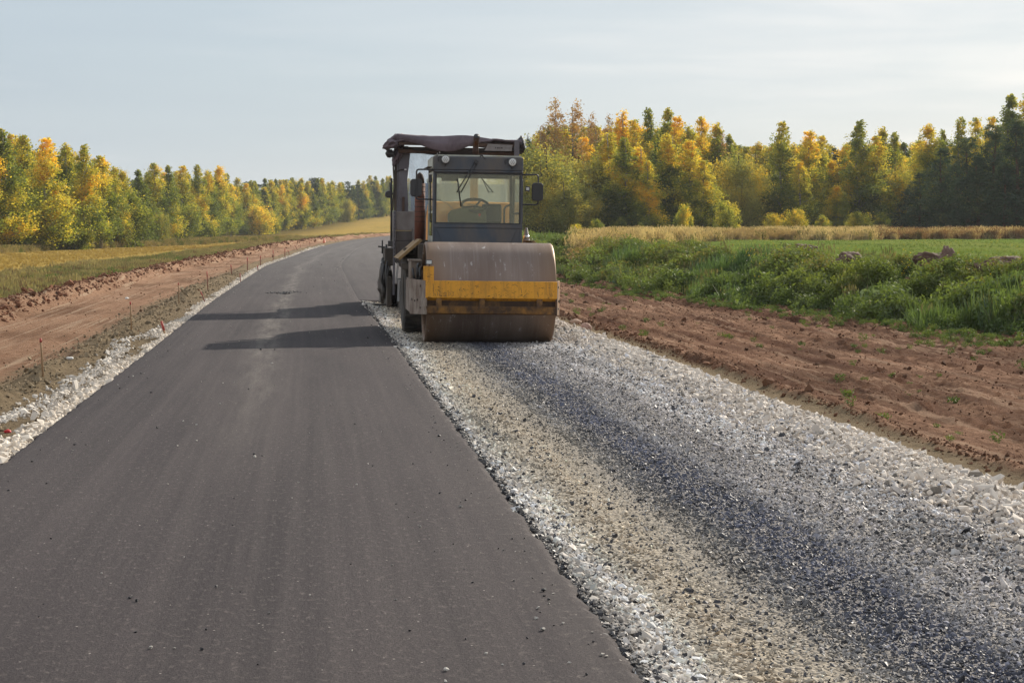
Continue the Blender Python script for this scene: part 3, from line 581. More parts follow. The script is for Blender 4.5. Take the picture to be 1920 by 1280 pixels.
# ------------------------------------------------------------------ PAVER
PV=empty('asphalt_paver',(-1.3,46,-.06),(0,R(.8),R(5.85)))
tag(PV,'tall grimy asphalt paver with sagging tarpaulin canopy standing behind the road roller','paver')
b=MB(); b.bb(-1.2,1.2,-3.0,2.2,.35,1.0); b.build('chassis',M_DARKSTEEL,PV,.02)
b=MB()
for s in (-1,1):
    MB().prism([(-2.9,.0),(-3.15,.25),(-3.05,.55),(-2.8,.68),(1.9,.68),(2.15,.5),(2.2,.25),(1.95,.0)],s*1.2-.16,s*1.2+.16,'x').build('crawler_track',M_DARKSTEEL,PV,.02)
# hopper
for s in (-1,1):
    b=MB(); b.hexa([(s*.1,-4.0,.55),(s*1.35,-4.0,1.05),(s*1.35,-1.9,1.15),(s*.1,-1.9,.6),(s*.1,-4.0,.61),(s*1.30,-4.0,1.11),(s*1.30,-1.9,1.21),(s*.1,-1.9,.66)])
    b.build('hopper_wing',M_DARKSTEEL,PV,.01)
MB().bb(-1.1,1.1,-4.25,-4.1,.35,.6).build('push_roller_bar',M_DARKSTEEL,PV,.03)
# tractor body: light strip, dark panel, lower
b=MB(); b.bb(-1.47,1.35,-.45,1.9,1.84,2.28); b.build('upper_body',M_PAVER2,PV,.012)
b=MB(); b.bb(-1.46,1.34,-.44,1.9,1.60,1.835); b.build('middle_body',M_PAVER,PV,.01)
b=MB(); b.prism([(-1.47,1.595),(1.35,1.595),(1.35,.7),(-.95,.7),(-1.46,1.15)],-.46,2.1,'y'); b.build('lower_body',M_PAVER,PV,.012)
MB().bb(1.36,1.4,-.5,-.42,.35,2.3).build('corner_rail',M_POST,PV,.004); fr=MB().bb(-1.52,-1.475,-.5,-.42,.35,2.30).build('corner_rail',M_POST,PV,.004)
b=MB()
for z in np.arange(1.05,2.25,.09): b.bb(-1.50,-1.485,-.505,-.501,z,z+.05)
b.build('rail_slots',M_BLACK,fr,0)
b=MB(); b.bb(-1.64,-1.53,-.40,-.37,1.47,1.60); b.build('side_mirror',M_BLACK,PV,.01)
# engine hump seen through roller cab
MB().bb(-1.1,1.1,-1.9,-.5,1.0,1.9).build('engine_cover',M_PAVER,PV,.03)
# canopy posts
for x0,x1,y in ((-1.42,-1.22,0),(1.19,1.37,0),(-1.40,-1.30,1.75),(1.25,1.35,1.75)):
    b=MB()
    if y==0 and x0<0:
        pts=[(-1.40,2.25),(-1.16,2.25),(-1.16,2.4),(-1.19,3.0),(-1.15,3.4),(-1.13,3.62),(-1.17,3.8),(-1.40,3.8)]
        b.prism(pts,-.03,.06,'y')
    else: b.bb(x0,x1,y-.04,y+.05,2.25,3.85)
    b.build('canopy_post',M_POST,PV,.012)
b=MB(); b.bb(-1.49,-1.43,-.02,.08,2.25,3.8); b.tube([(-1.46,-.05,3.8),(-1.52,-.05,3.3),(-1.49,-.05,2.9),(-1.53,-.05,2.3)],.02,8); b.tube([(-1.45,-.06,3.2),(-1.35,-.08,3.25),(-1.25,-.08,3.26)],.012,6); b.build('side_strut',M_DARKSTEEL,PV,.004)
b=MB(); b.box((-1.24,-.1,3.255),(.05,.03,.03)); b.build('strut_clip',M_SIL,PV,.004)
b=MB(); b.bb(-1.31,-1.25,-.1,-.04,1.9,2.62); b.build('short_bar',M_BEAM,PV,.004)
b=MB(); b.lathe([(0,.075),(.1,.09),(.16,.06)],14,(-1.62,-.1,2.68),'y'); b.tube([(-1.62,-.05,2.68),(-1.48,0,2.7)],.02,8); b.build('side_lamp',M_TARPD,PV,.006)
b=MB(); b.tube(bend([(-1.6,-.1,2.95),(-1.57,-.05,2.6),(-1.56,-.05,2.2),(-1.54,-.05,1.7)],.1),.014,6); b.tube([(-1.56,-.02,3.05),(-1.55,-.02,1.6)],.022,6); b.build('cable_loom',M_BLACK,PV,0)
# plastic side window + rear windscreen
MB().bb(-1.16,1.19,0,.006,2.28,3.66).build('front_plastic_sheet',M_PLAST,PV,0)
b=MB(); b.bb(-1.10,1.15,.02,.026,2.30,2.95); b.build('lower_screen',mat_glass('smoky_screen',(.62,.68,.76),.4,(.5,.56,.62)),PV,0)
MB().bb(-1.02,-.9,.3,.9,2.29,2.9).build('operator_seat',M_BLACK,PV,.03)
# canopy frame, beams
b=MB(); b.bb(-1.42,1.37,-.62,-.52,3.80,3.87); b.bb(-1.42,1.37,2.0,2.08,3.80,3.87); b.bb(-1.42,-1.34,-.62,2.08,3.88,3.93); b.bb(1.29,1.37,-.62,2.08,3.80,3.87); b.tube([(-1.42,-.3,3.68),(1.35,-.3,3.66)],.055,12); b.build('canopy_frame',M_BEAM,PV,.006)
b=MB(); b.bb(1.24,1.36,-.66,-.6,3.58,3.95); b.build('frame_end_plate',M_POST,PV,.006)
b=MB(); b.prism([(.55,3.70),(.63,3.86),(1.20,3.84),(1.18,3.70)],-.655,-.635,'y'); sg=b.build('faded_panel',M_SIGN,PV,.003)
b=MB(); 
for x in (.80,.84,.86,.895,.93,.95): b.bb(x,x+.018,-.660,-.6555,3.755,3.785)
b.bb(1.03,1.15,-.66,-.6555,3.765,3.772); b.build('worn_lettering',M_BLACK,sg,0)
# tarpaulin: wavy sheet with thickness, sagging front
def cloth(name,mat,parent,fn,nu,nv,thick=.02):
    V=[];F=[]
    for j in range(nv):
        for i in range(nu): V.append(fn(i/(nu-1),j/(nv-1)))
    for j in range(nv-1):
        for i in range(nu-1): k=j*nu+i; F.append((k,k+1,k+nu+1,k+nu))
    me=npmesh(name,V,F,True,None,[mat]); o=link(name,me,parent); s=o.modifiers.new('solid','SOLIDIFY'); s.thickness=thick; return o
def f1(u,v):
    x=-1.45+2.87*u; e=float(fbm(np.array([x*1.6]),np.array([v*3.]),3,91)[0])
    top=4.045-.05*u-.03*math.sin(u*9)*(v>.3)+.03*e; 
    if v<.45:
        k=1-v/.45; sag=(.14+.20*math.exp(-((u-.42)/.2)**2)+.05*math.sin(u*7)-.06*(u>.75))*(1-.75*math.exp(-((u-.17)/.05)**2)*0)
        y=-.60-.06*math.sin(k*2.5)-.03*e*k; z=top-sag*k
        if u<.1: z+=.0
        return (x,y,z)
    t=(v-.45)/.55; return (x,-.60+2.75*t,top-.02+.05*math.sin(t*7+u*5)+.04*e-.09*math.sin(u*PI*3)**2*t*(1-t))
cloth('tarpaulin_roof',M_TARP,PV,f1,60,30)
def f2(u,v):
    x=-1.1+2.0*u; z=3.66+.10*math.sin(u*PI)*-(v)-.07*v; e=float(fbm(np.array([x*2.6]),np.array([v*3.+9]),3,92)[0])
    return (x,-.40+.12*v+.04*e,3.74-.16*v*(math.sin(u*PI)**.5 if 0<u<1 else 0)+.02*e)
cloth('hanging_flap',M_TARPD,PV,f2,40,8)
def blob(name,mat,parent,c,d,seed,sub=4,amp=.35,rot=(0,0,0)):
    bm=bmesh.new(); bmesh.ops.create_icosphere(bm,subdivisions=sub,radius=1)
    for v in bm.verts:
        p=v.co; n=float(fbm(np.array([p.x*1.7+seed]),np.array([p.y*1.7+p.z*1.3]),4,int(seed))[0])+.6*float(fbm(np.array([p.z*3+seed]),np.array([p.x*2.6]),3,int(seed)+5)[0])
        v.co=p*(1+amp*n); v.co.x*=d[0]; v.co.y*=d[1]; v.co.z*=d[2]
    for f in bm.faces: f.smooth=True
    me=bpy.data.meshes.new(name); bm.to_mesh(me); bm.free(); me.materials.append(mat); return link(name,me,parent,c,rot)
blob('gathered_tarpaulin',M_TARP,PV,(-1.52,-.4,3.87),(.25,.35,.13),5,4,.55,(0,R(-22),0))
blob('gathered_tarpaulin',M_TARP,PV,(-1.42,-.1,3.62),(.10,.2,.30),9,4,.5,(0,R(18),0))
blob('gathered_tarpaulin',M_TARPD,PV,(-1.60,-.3,3.62),(.10,.14,.10),12,3,.5)
blob('gathered_tarpaulin',M_TARPD,PV,(1.43,-.4,3.83),(.10,.3,.20),14,4,.35)
# screed side with levers and hoses
b=MB(); b.bb(-1.62,-1.50,.4,3.1,.05,.75); b.bb(-1.7,1.6,2.3,3.2,.05,.6); b.bb(-1.60,-1.5,1.3,3.2,.75,1.0); b.build('screed',M_DARKSTEEL,PV,.015)
b=MB(); b.bb(-1.66,-1.45,.8,2.3,1.0,1.42); b.build('control_box',M_DARKSTEEL,PV,.02)
b=MB(); b.tube([(-1.80,1.5,1.45),(-1.58,1.5,1.42)],.02); b.tube([(-1.70,1.5,1.28),(-1.70,1.5,1.60)],.018); b.tube([(-1.60,1.5,1.05),(-1.60,1.5,1.5)],.025); b.tube([(-1.67,1.5,1.1),(-1.52,1.5,1.0)],.02); b.build('levers',M_BLACK,PV,0)
b=MB(); b.box((-1.62,1.3,1.02),(.26,.06,.045),(0,R(28),0)); b.box((-1.52,1.2,1.08),(.035,.04,.4)); b.build('bright_bracket',M_SIL,PV,.004)
blob('orange_beacon',M_AMBER,PV,(-1.50,1.1,1.36),(.045,.045,.06),3,3,.05)
b=MB(); random.seed(5)
for k in range(16):
    x=-1.70+random.random()*.2; y=.2+random.random()*2; z=1.0+random.random()*.2
    b.tube(bend([(x,y,z),(x-.06*random.random(),y+.1,z-.4),(x+.04,y+.2,z-.5-random.random()*.35)],.15),.018+.015*random.random(),7)
b.build('tangled_hoses',M_BLACK,PV,0)
blob('caked_asphalt',M_DARKSTEEL,PV,(-1.60,1.9,.55),(.15,.8,.42),21,4,.5)
b=MB(); b.box((-1.42,-.3,.85),(.05,.05,.5),(0,R(6),0)); b.box((-1.36,-.35,.45),(.09,.1,.5)); b.build('bright_rod',M_SIL,PV,.004)
b=MB(); b.bb(-1.95,-1.2,.9,.96,.05,.09); b.build('guide_rod',M_BLACK,PV,.004)
# cone on the paver platform
cn=MB(); cn.lathe([(0,.09),(.02,.088),(.36,.02)],20,axis='z'); CPOS=RO.matrix_basis@Vector((.80,3.75,1.62))
RO_M=Matrix.Translation(RO.location)@RO.rotation_euler.to_matrix().to_4x4(); CPOS=RO_M@Vector((1.035,3.6,1.56))
co2=cn.build('traffic_cone',M_SIGN,None,0,loc=CPOS); tag(co2,'small white banded cone standing on deck beside right corner of the roller cab','traffic cone')
b=MB(); b.lathe([(.16,.062),(.22,.049)],20,axis='z'); b.build('cone_band',M_SIL,co2,0)
b=MB(); b.bb(-.1,.1,-.1,.1,-.02,.0); b.build('cone_base',M_SIGN,co2,.004)
MB().bb(.70,1.16,3.3,3.9,1.46,1.54).build('deck_plate',M_DARKSTEEL,RO,.004)
# ------------------------------------------------------------------ TREES
def leafmat(name,ramp,rough=.6,trans=.45):
    m,nt,out=nmat(name); N=NT(nt); oi=N.n('ShaderNodeObjectInfo'); sp=N.n('ShaderNodeSeparateColor'); N.l(oi.outputs['Color'],sp.inputs[0])
    a=N.attr('lc').outputs['Fac']
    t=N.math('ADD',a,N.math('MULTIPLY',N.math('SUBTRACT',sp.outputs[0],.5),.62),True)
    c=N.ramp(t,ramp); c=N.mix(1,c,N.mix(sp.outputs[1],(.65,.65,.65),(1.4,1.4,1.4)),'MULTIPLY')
    df=N.n('ShaderNodeBsdfDiffuse'); tl=N.n('ShaderNodeBsdfTranslucent'); N.l(c,df.inputs[0]); N.l(N.mix(1,c,(1.15,1.1,.6),'MULTIPLY'),tl.inputs[0])
    mx=N.n('ShaderNodeMixShader'); mx.inputs[0].default_value=trans; N.l(df.outputs[0],mx.inputs[1]); N.l(tl.outputs[0],mx.inputs[2])
    gl=N.n('ShaderNodeBsdfGlossy'); gl.inputs['Roughness'].default_value=.55; gl.inputs[0].default_value=(.5,.5,.45,1)
    m2=N.n('ShaderNodeMixShader'); m2.inputs[0].default_value=.05; N.l(mx.outputs[0],m2.inputs[1]); N.l(gl.outputs[0],m2.inputs[2])
    N.l(m2.outputs[0],out.inputs['Surface']); return m
L_BIRCH=leafmat('birch_leaves',[(0,(.11,.15,.045)),(.22,(.20,.245,.055)),(.44,(.34,.36,.065)),(.64,(.54,.47,.07)),(.86,(.74,.58,.08)),(1,(.82,.54,.06))],trans=.58)
L_BROWN=leafmat('brown_autumn_leaves',[(0,(.2,.17,.06)),(.4,(.38,.26,.09)),(.7,(.46,.27,.11)),(1,(.45,.30,.17))],trans=.4)
L_WILL=leafmat('willow_leaves',[(0,(.18,.20,.06)),(.4,(.36,.35,.09)),(.7,(.56,.46,.09)),(1,(.66,.45,.05))],trans=.45)
L_PINE=leafmat('pine_needles',[(0,(.032,.062,.038)),(.5,(.06,.105,.055)),(.8,(.11,.15,.06)),(1,(.16,.17,.06))],trans=.25)
def barkmat(name,a,b):
    m,nt,out=nmat(name); N=NT(nt); co=objco(N); n=N.noise(N.mapv(co,(2,2,6)),1.5,5,.7); N.pbsdf(out,N.mix(N.ramp(n,[(.45,0),(.6,1)]),a,b),.9,0,None,.2); return m
B_BIRCH=barkmat('birch_bark',(.34,.32,.28),(.10,.085,.07)); B_DARK=barkmat('dark_bark',(.07,.052,.04),(.04,.03,.025)); B_PINE=barkmat('pine_bark',(.13,.07,.04),(.07,.045,.03))
def quads(P,size,asp,seed,up=0.,dirv=None):
    rs=np.random.RandomState(seed); n=len(P)
    a=rs.normal(size=(n,3)); a/=np.linalg.norm(a,axis=1)[:,None]
    if dirv is not None: a=a*.6+dirv; a/=np.linalg.norm(a,axis=1)[:,None]
    b=rs.normal(size=(n,3)); b-=a*(a*b).sum(1)[:,None]; b/=np.linalg.norm(b,axis=1)[:,None]
    s=(size*rs.uniform(.6,1.35,n))[:,None]
    V=np.stack([P-a*s*.5,P+b*s*.5*asp-a*s*.05,P+a*s*.5,P-b*s*.5*asp-a*s*.05],1).reshape(-1,3)
    F=np.arange(4*n).reshape(-1,4); return V,F
def trunkmesh(name,H,r,limbs,mat,seed,bend_=.25):
    rs=np.random.RandomState(seed); b=MB(); pts=[];rr=[]
    ph=rs.uniform(0,6)
    for i in range(9):
        t=i/8; pts.append((bend_*math.sin(t*3+ph)*t,bend_*math.cos(t*2.5+ph)*t-bend_*0,H*t*.97-.3*(i==0))); rr.append(r*(1-t)**.8+.015)
    b.tube(pts,rr,8)
    for (p,q,rad) in limbs:
        m=(np.array(p)+np.array(q))/2+np.array([0,0,.12]); b.tube([p,tuple(m),q],[rad,rad*.65,.012],5)
    me=bpy.data.meshes.new(name); b.bm.to_mesh(me); b.bm.free(); me.materials.append(mat); return me
def crown(kind,seed,H=13.,W=2.4,base=.10,nb=85,nl=7000,leaf=.27,asp=.6,mat=None,bark=None,rt=.13,droop=.25,clump=.30,ymax=1.):
    rs=np.random.RandomState(seed); P=[];A=[];limbs=[];D=[]; XP=[.70,.82,.64,.76,.72,.88][seed%6] if nl>4000 else .5
    # branch list
    T=base+(.965-base)*rs.uniform(0,1,nb)**.95
    for k,t in enumerate(T):
        if kind=='birch': L=W*(np.clip(1.01-t,0,1)**XP)*(.35+.65*min(1,(t-base)/.22+.55))*rs.uniform(.55,1.15); el=R(rs.uniform(20,60)); 
        elif kind=='willow': L=W*math.sqrt(max(.02,1-((t-.45)/.62)**2))*rs.uniform(.65,1.1); el=R(rs.uniform(10,70))
        elif kind=='pine': L=W*(1-t)**.75*rs.uniform(.65,1.1)+.25; el=R(rs.uniform(-5,25))
        elif kind=='bush': L=W*math.sqrt(max(.02,1-((t-.35)/.68)**2))*rs.uniform(.7,1.1); el=R(rs.uniform(0,70))
        az=rs.uniform(0,2*PI); z0=H*t*(.985 if kind!='willow' else .75)
        d=np.array([math.cos(az)*math.cos(el),math.sin(az)*math.cos(el),math.sin(el)])
        z0=max(.15,z0-L*math.sin(el)*.5)
        p0=np.array([0,0,z0]); p1=p0+d*L; p1[2]=min(p1[2],H*.995)
        if t<.9 and k%2==0: limbs.append((tuple(p0),tuple(p0+(p1-p0)*.85),rt*.3*(1-t)+.02))
        n=int(nl*L/W/nb*1.7)+6
        nc=max(2,int(L/.45)); cs=rs.uniform(.15,1.,nc)**.7
        ci=rs.randint(0,nc,n); c=p0+(p1-p0)*cs[ci][:,None]; cf_=clump*(.22+.78*min(1,L/W*1.8)); off=rs.normal(size=(nc,3))*cf_*np.array([.8,.8,.6]); 
        q=c+off[ci]+rs.normal(size=(n,3))*cf_*np.array([.8,.8,1.05])*rs.uniform(.5,1.35,nc)[ci][:,None]
        q[:,2]-=droop*rs.uniform(0,1,n)*np.hypot(q[:,0],q[:,1])
        P.append(q); cy=rs.normal(0,.13,nc)+rs.normal(0,.09); A.append(cy[ci]+rs.normal(0,.07,n))
    P=np.concatenate(P);A=np.concatenate(A)
    P[:,2]=np.maximum(P[:,2],.12*rs.uniform(0,1,len(P))+.05)
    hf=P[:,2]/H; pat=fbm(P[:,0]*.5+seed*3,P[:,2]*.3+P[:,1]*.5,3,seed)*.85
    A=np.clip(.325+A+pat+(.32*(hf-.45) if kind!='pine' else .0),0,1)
    V,F=quads(P,leaf,asp,seed+1,dirv=np.array([0,0,-.5]) if kind=='birch' else None)
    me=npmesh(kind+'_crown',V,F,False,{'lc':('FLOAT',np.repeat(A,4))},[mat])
    tm=trunkmesh(kind+'_trunk',H*.97,rt,limbs,bark,seed)
    return me,tm,H
PROTO={}
PROTO['birch']=[crown('birch',10+i,13,[2.9,3.2,2.7,3.4,3.1,2.8][i],[.04,.07,.12,.06,.1,.05][i],170,20000,.18,.6,L_BIRCH,B_BIRCH,.12) for i in range(6)]
PROTO['thin']=[crown('birch',30+i,13,1.5,.25,70,3600,.19,.6,L_BROWN,B_BIRCH,.11,clump=.35) for i in range(2)]
PROTO['willow']=[crown('willow',40+i,8,[3.4,3.0,3.7][i],.05,110,15000,.20,.45,L_WILL,B_DARK,.2,clump=.42) for i in range(3)]
PROTO['bush']=[crown('bush',50+i,4,[1.8,2.1][i],.03,60,6500,.15,.55,L_BIRCH,B_DARK,.06,clump=.25) for i in range(2)]
PROTO['pine']=[crown('pine',60+i,14,[2.9,3.2,2.6][i],.05,130,13000,.26,.3,L_PINE,B_PINE,.18,droop=-.08,clump=.26) for i in range(3)]
PROTO['spruce']=[crown('birch',70+i,12,[2.2,2.0][i],.03,80,9000,.22,.4,L_PINE,B_DARK,.12) for i in range(2)]
TREES=[]
CATN={'birch':'birch_tree','thin':'birch_tree','willow':'willow_tree','bush':'bush','pine':'pine_tree','spruce':'spruce_tree'}
def plant(kind,px,top,d,wf=1.,yel=.5,br=.5,pi=None,area='',front=True,H=None,par=1):
    X=(px-960)/3680*d; Y=d; g_=S1(X,Y)
    if kind=='birch': top-=5
    if H is None: H=1.85-(top-428)*d/3680-g_
    H=max(H,1.2); ps=PROTO[kind]; i=(len(TREES)*5+int(px))%len(ps) if pi is None else pi%len(ps)
    cr,tm,H0=ps[i]; s=H/H0
    o=empty(CATN[kind],(X,Y,g_-.05),(0,0,(px*1.7)%6.28)); sw=s*wf if kind in('willow','bush') else (.35*s+.65)*wf*(1.32 if kind=='birch' and d<420 else 1.15) if s<1.3 else s*wf
    c=link('crown',cr,o); t=link('trunk',tm,o)
    o.scale=(sw,sw,s)
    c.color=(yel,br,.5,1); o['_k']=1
    TREES.append(dict(o=o,kind=kind,px=px,H=H,yel=yel,area=area,front=front)); return o
rs=np.random.RandomState(5)
# left wood, front row (px, top, distance, width, yellow, bright)
for a in [('birch',-25,230,198,1.2,.72,.6),('birch',8,236,200,1.3,.66,.55),('birch',48,250,214,1.1,.42,.45),('birch',90,252,206,1.25,.70,.6),('birch',126,268,216,1.1,.36,.4),('birch',160,268,212,1.15,.62,.5),('birch',190,290,222,1.1,.6,.5),('birch',215,322,232,1.0,.38,.45),
          ('birch',232,320,262,1.1,.4,.42),('birch',262,316,282,1.1,.34,.42),('birch',290,305,296,1.15,.45,.45),('birch',318,308,300,1.1,.6,.5),('birch',345,308,315,1.15,.38,.42),('birch',372,308,330,1.2,.5,.45),('birch',392,318,350,1.1,.42,.45),('birch',413,312,362,1.3,.78,.55),('birch',434,345,380,.9,.7,.5),
          ('bush',243,365,236,1.25,.45,.3),('bush',215,372,232,1.0,.50,.3),('willow',303,385,272,.72,.28,.45),('bush',268,392,262,1.1,.4,.35),('bush',70,400,206,1.1,.3,.35),('bush',20,380,202,1.2,.45,.35),('bush',140,405,210,1.2,.25,.35)]:
    plant(*a,area='left')
# left wood behind
for px in range(-40,440,15):
    d=245+max(0,px-180)*.75+rs.uniform(-10,22); top=np.interp(px,[-40,0,60,130,200,240,440],[228,238,262,275,308,322,318])+rs.uniform(-4,16)
    plant('birch' if rs.rand()<.88 else 'spruce',px+rs.uniform(-6,6),top,d,1.15,rs.uniform(.25,.55),rs.uniform(.35,.5),area='left',front=False)
# far wood
for px in np.arange(446,750,9.):
    d=np.interp(px,[440,560,650,750],[420,520,600,690])+rs.uniform(-8,8); top=np.interp(px,[446,560,640,740],[348,342,343,338])+rs.uniform(-9,9)
    k=rs.choice(['birch','birch','birch','pine']); y=rs.uniform(.2,.5)
    plant(k,px+rs.uniform(-3,3),top,d,1.35,y,rs.uniform(.35,.5),area='far')
for px in np.arange(446,980,10.):
    d=np.interp(px,[440,560,650,750],[455,560,650,730])+rs.uniform(-8,8)+30; top=np.interp(px,[446,560,640,740],[340,336,338,334])+rs.uniform(-7,9)
    plant(rs.choice(['birch','birch','pine']),px+rs.uniform(-3,3),top,d,1.4,rs.uniform(.2,.5),rs.uniform(.25,.42),area='far',front=False)
for a in [('bush',487,386,432,1.3,.85,.55),('bush',512,398,440,1.1,.2,.3),('birch',530,347,486,1.2,.82,.5),('birch',566,345,500,1.4,.8,.5),('willow',652,365,585,.95,.72,.55),('birch',588,362,520,1.2,.45,.4)]:
    plant(*a,area='far')
# right wood, front row
for a in [('willow',985,240,208,1.15,.42,.6,0),('willow',1030,262,206,1.1,.38,.55,1),('willow',1074,262,212,1.15,.45,.55,2),('willow',1010,300,204,1.0,.3,.5,2),('willow',1060,330,202,1.1,.35,.28,1),('willow',1095,335,206,1.0,.45,.28,0),
          ('birch',1140,245,214,1.3,.36,.42),('birch',1170,255,210,1.35,.42,.42),('birch',1196,272,212,1.2,.72,.55),('birch',1214,300,208,1.0,.80,.55),('birch',1252,247,214,1.35,.42,.42),('birch',1292,258,212,1.25,.58,.5),('birch',1318,300,210,1.05,.62,.5),('birch',1232,262,224,1.2,.38,.4),
          ('willow',1380,264,222,.95,.80,.48,0),('willow',1412,276,226,.95,.88,.52,1),('willow',1392,330,218,.9,.55,.25,2),
          ('birch',1464,222,224,1.0,.16,.35,3),('birch',1515,240,226,1.15,.62,.5),('birch',1498,300,220,1.0,.42,.4),('birch',1558,300,228,1.1,.68,.45),('birch',1585,270,228,1.1,.76,.5),('birch',1608,222,224,1.25,.30,.42,5),('birch',1640,250,226,1.2,.42,.45),('birch',1568,350,220,.9,.9,.45),
          ('willow',1680,284,228,.9,.92,.5,1),('birch',1738,232,226,1.2,.62,.42),
          ('pine',1722,320,216,1.0,.4,.4),('pine',1765,272,212,1.15,.45,.45),('pine',1812,250,206,1.2,.45,.4),('pine',1858,226,203,1.25,.5,.42),('pine',1905,215,200,1.3,.5,.42),('pine',1950,225,200,1.3,.5,.4),('pine',1700,350,220,.9,.35,.3),('pine',1788,300,209,1.0,.4,.3),('pine',1832,290,203,1.1,.45,.35),('pine',1880,300,199,1.0,.4,.3),
          ('bush',1362,378,186,.95,.22,.45),('bush',1282,386,192,.8,.92,.55),('bush',1490,392,208,1.1,.55,.3),('bush',1540,405,210,1.2,.72,.4),('bush',1610,398,212,1.4,.3,.35),('bush',1650,400,214,1.2,.45,.35),('bush',1450,400,206,1.2,.6,.25),('bush',1118,412,180,1.2,.4,.4),('bush',1080,425,172,1.1,.42,.5),('bush',1200,418,202,1.1,.5,.35),('bush',1165,408,203,1.1,.4,.3)]:
    k,px,top,d,wf,yl,br=a[:7]; plant(k,px,top,d,wf,yl,br,pi=a[7] if len(a)>7 else None,area='right')
# right wood behind
for a in [('thin',1042,176,226,1.15,.7,.6,0),('thin',1078,182,228,1.2,.6,.6,1),('thin',1016,228,224,1.0,.5,.5,1),('thin',1108,206,236,.9,.7,.5),('thin',1140,208,238,.9,.6,.5),('birch',1060,240,232,1.2,.78,.5),('birch',1095,252,230,1.2,.85,.55),('birch',1166,202,236,1.1,.85,.5,0),('birch',1188,222,234,1.1,.82,.5),('birch',1215,198,240,.95,.25,.35,5),('birch',1250,197,238,1.2,.80,.55,1),('birch',1268,212,236,1.1,.84,.5),('birch',1290,232,232,1.1,.15,.3),('birch',1313,216,240,.9,.9,.5,4),('birch',1342,230,238,1.1,.52,.4),('birch',1366,248,240,1.0,.62,.45),('thin',1352,240,238,.9,.6,.5),
          ('birch',1538,250,238,1.1,.34,.42),('birch',1652,238,238,1.1,.36,.42),('birch',1674,246,240,1.15,.42,.42),('birch',1765,240,228,.8,.4,.42),('birch',1797,216,230,.95,.5,.48,5),('birch',1826,218,232,.9,.5,.48),('birch',1856,212,226,.9,.42,.45),('birch',1890,170,224,1.3,.5,.5,1),('birch',1925,172,226,1.3,.52,.5),('birch',1722,262,236,1.0,.6,.45)]:
    k,px,top,d,wf,yl,br=a[:7]; plant(k,px,top,d,wf,yl,br,pi=a[7] if len(a)>7 else None,area='right',front=False)
for px in np.arange(965,1960,13.):
    d=262+rs.uniform(-6,14); top=np.interp(px,[965,1040,1120,1260,1380,1420,1500,1700,1760,1960],[262,225,232,228,262,262,264,262,262,215])+rs.uniform(0,12)
    plant(rs.choice(['birch','birch','birch','spruce']),px+rs.uniform(-5,5),top,d,1.25,rs.uniform(.3,.55),rs.uniform(.25,.4),area='right',front=False)
for px in np.arange(1120,1960,33.):
    plant('birch',px+rs.uniform(-5,5),330+rs.uniform(-30,20),238+rs.uniform(-4,6),1.3,rs.uniform(.2,.6),rs.uniform(.15,.3),area='right',front=False)
AREA={'left':'left wood','far':'distant wood','right':'right wood'}
KN={'birch':'birch','thin':'half-bare birch','willow':'willow','bush':'bush','pine':'pine','spruce':'slender tree'}
ORD=lambda n:(str(n)+('th' if 10<=n%100<=20 else {1:'st',2:'nd',3:'rd'}.get(n%10,'th')))
groups={}
for t in TREES:
    if t['kind']in('pine','spruce'): col='dark green'
    elif t['kind']=='thin': col='brown'
    else: col='orange yellow' if t['yel']>.68 else 'yellow green' if t['yel']>.47 else 'green'
    t['col']=col; groups.setdefault((t['area'],t['front'],t['kind'],col),[]).append(t)
for (ar,fr,k,col),L in groups.items():
    L.sort(key=lambda t:t['px'])
    for i,t in enumerate(L):
        pos='along the edge of' if fr else 'behind the front row of'
        who=f"{col} {KN[k]}"
        lab=(f"the only {who} {pos} the {AREA[ar]}" if len(L)==1 else f"{who} {pos} the {AREA[ar]}, {ORD(i+1)} from left")
        o=t['o']; del o['_k']; tag(o,lab,'bush' if k=='bush' else 'tree',f"{'bushes' if k=='bush' else 'trees'} of the {AREA[ar]}")
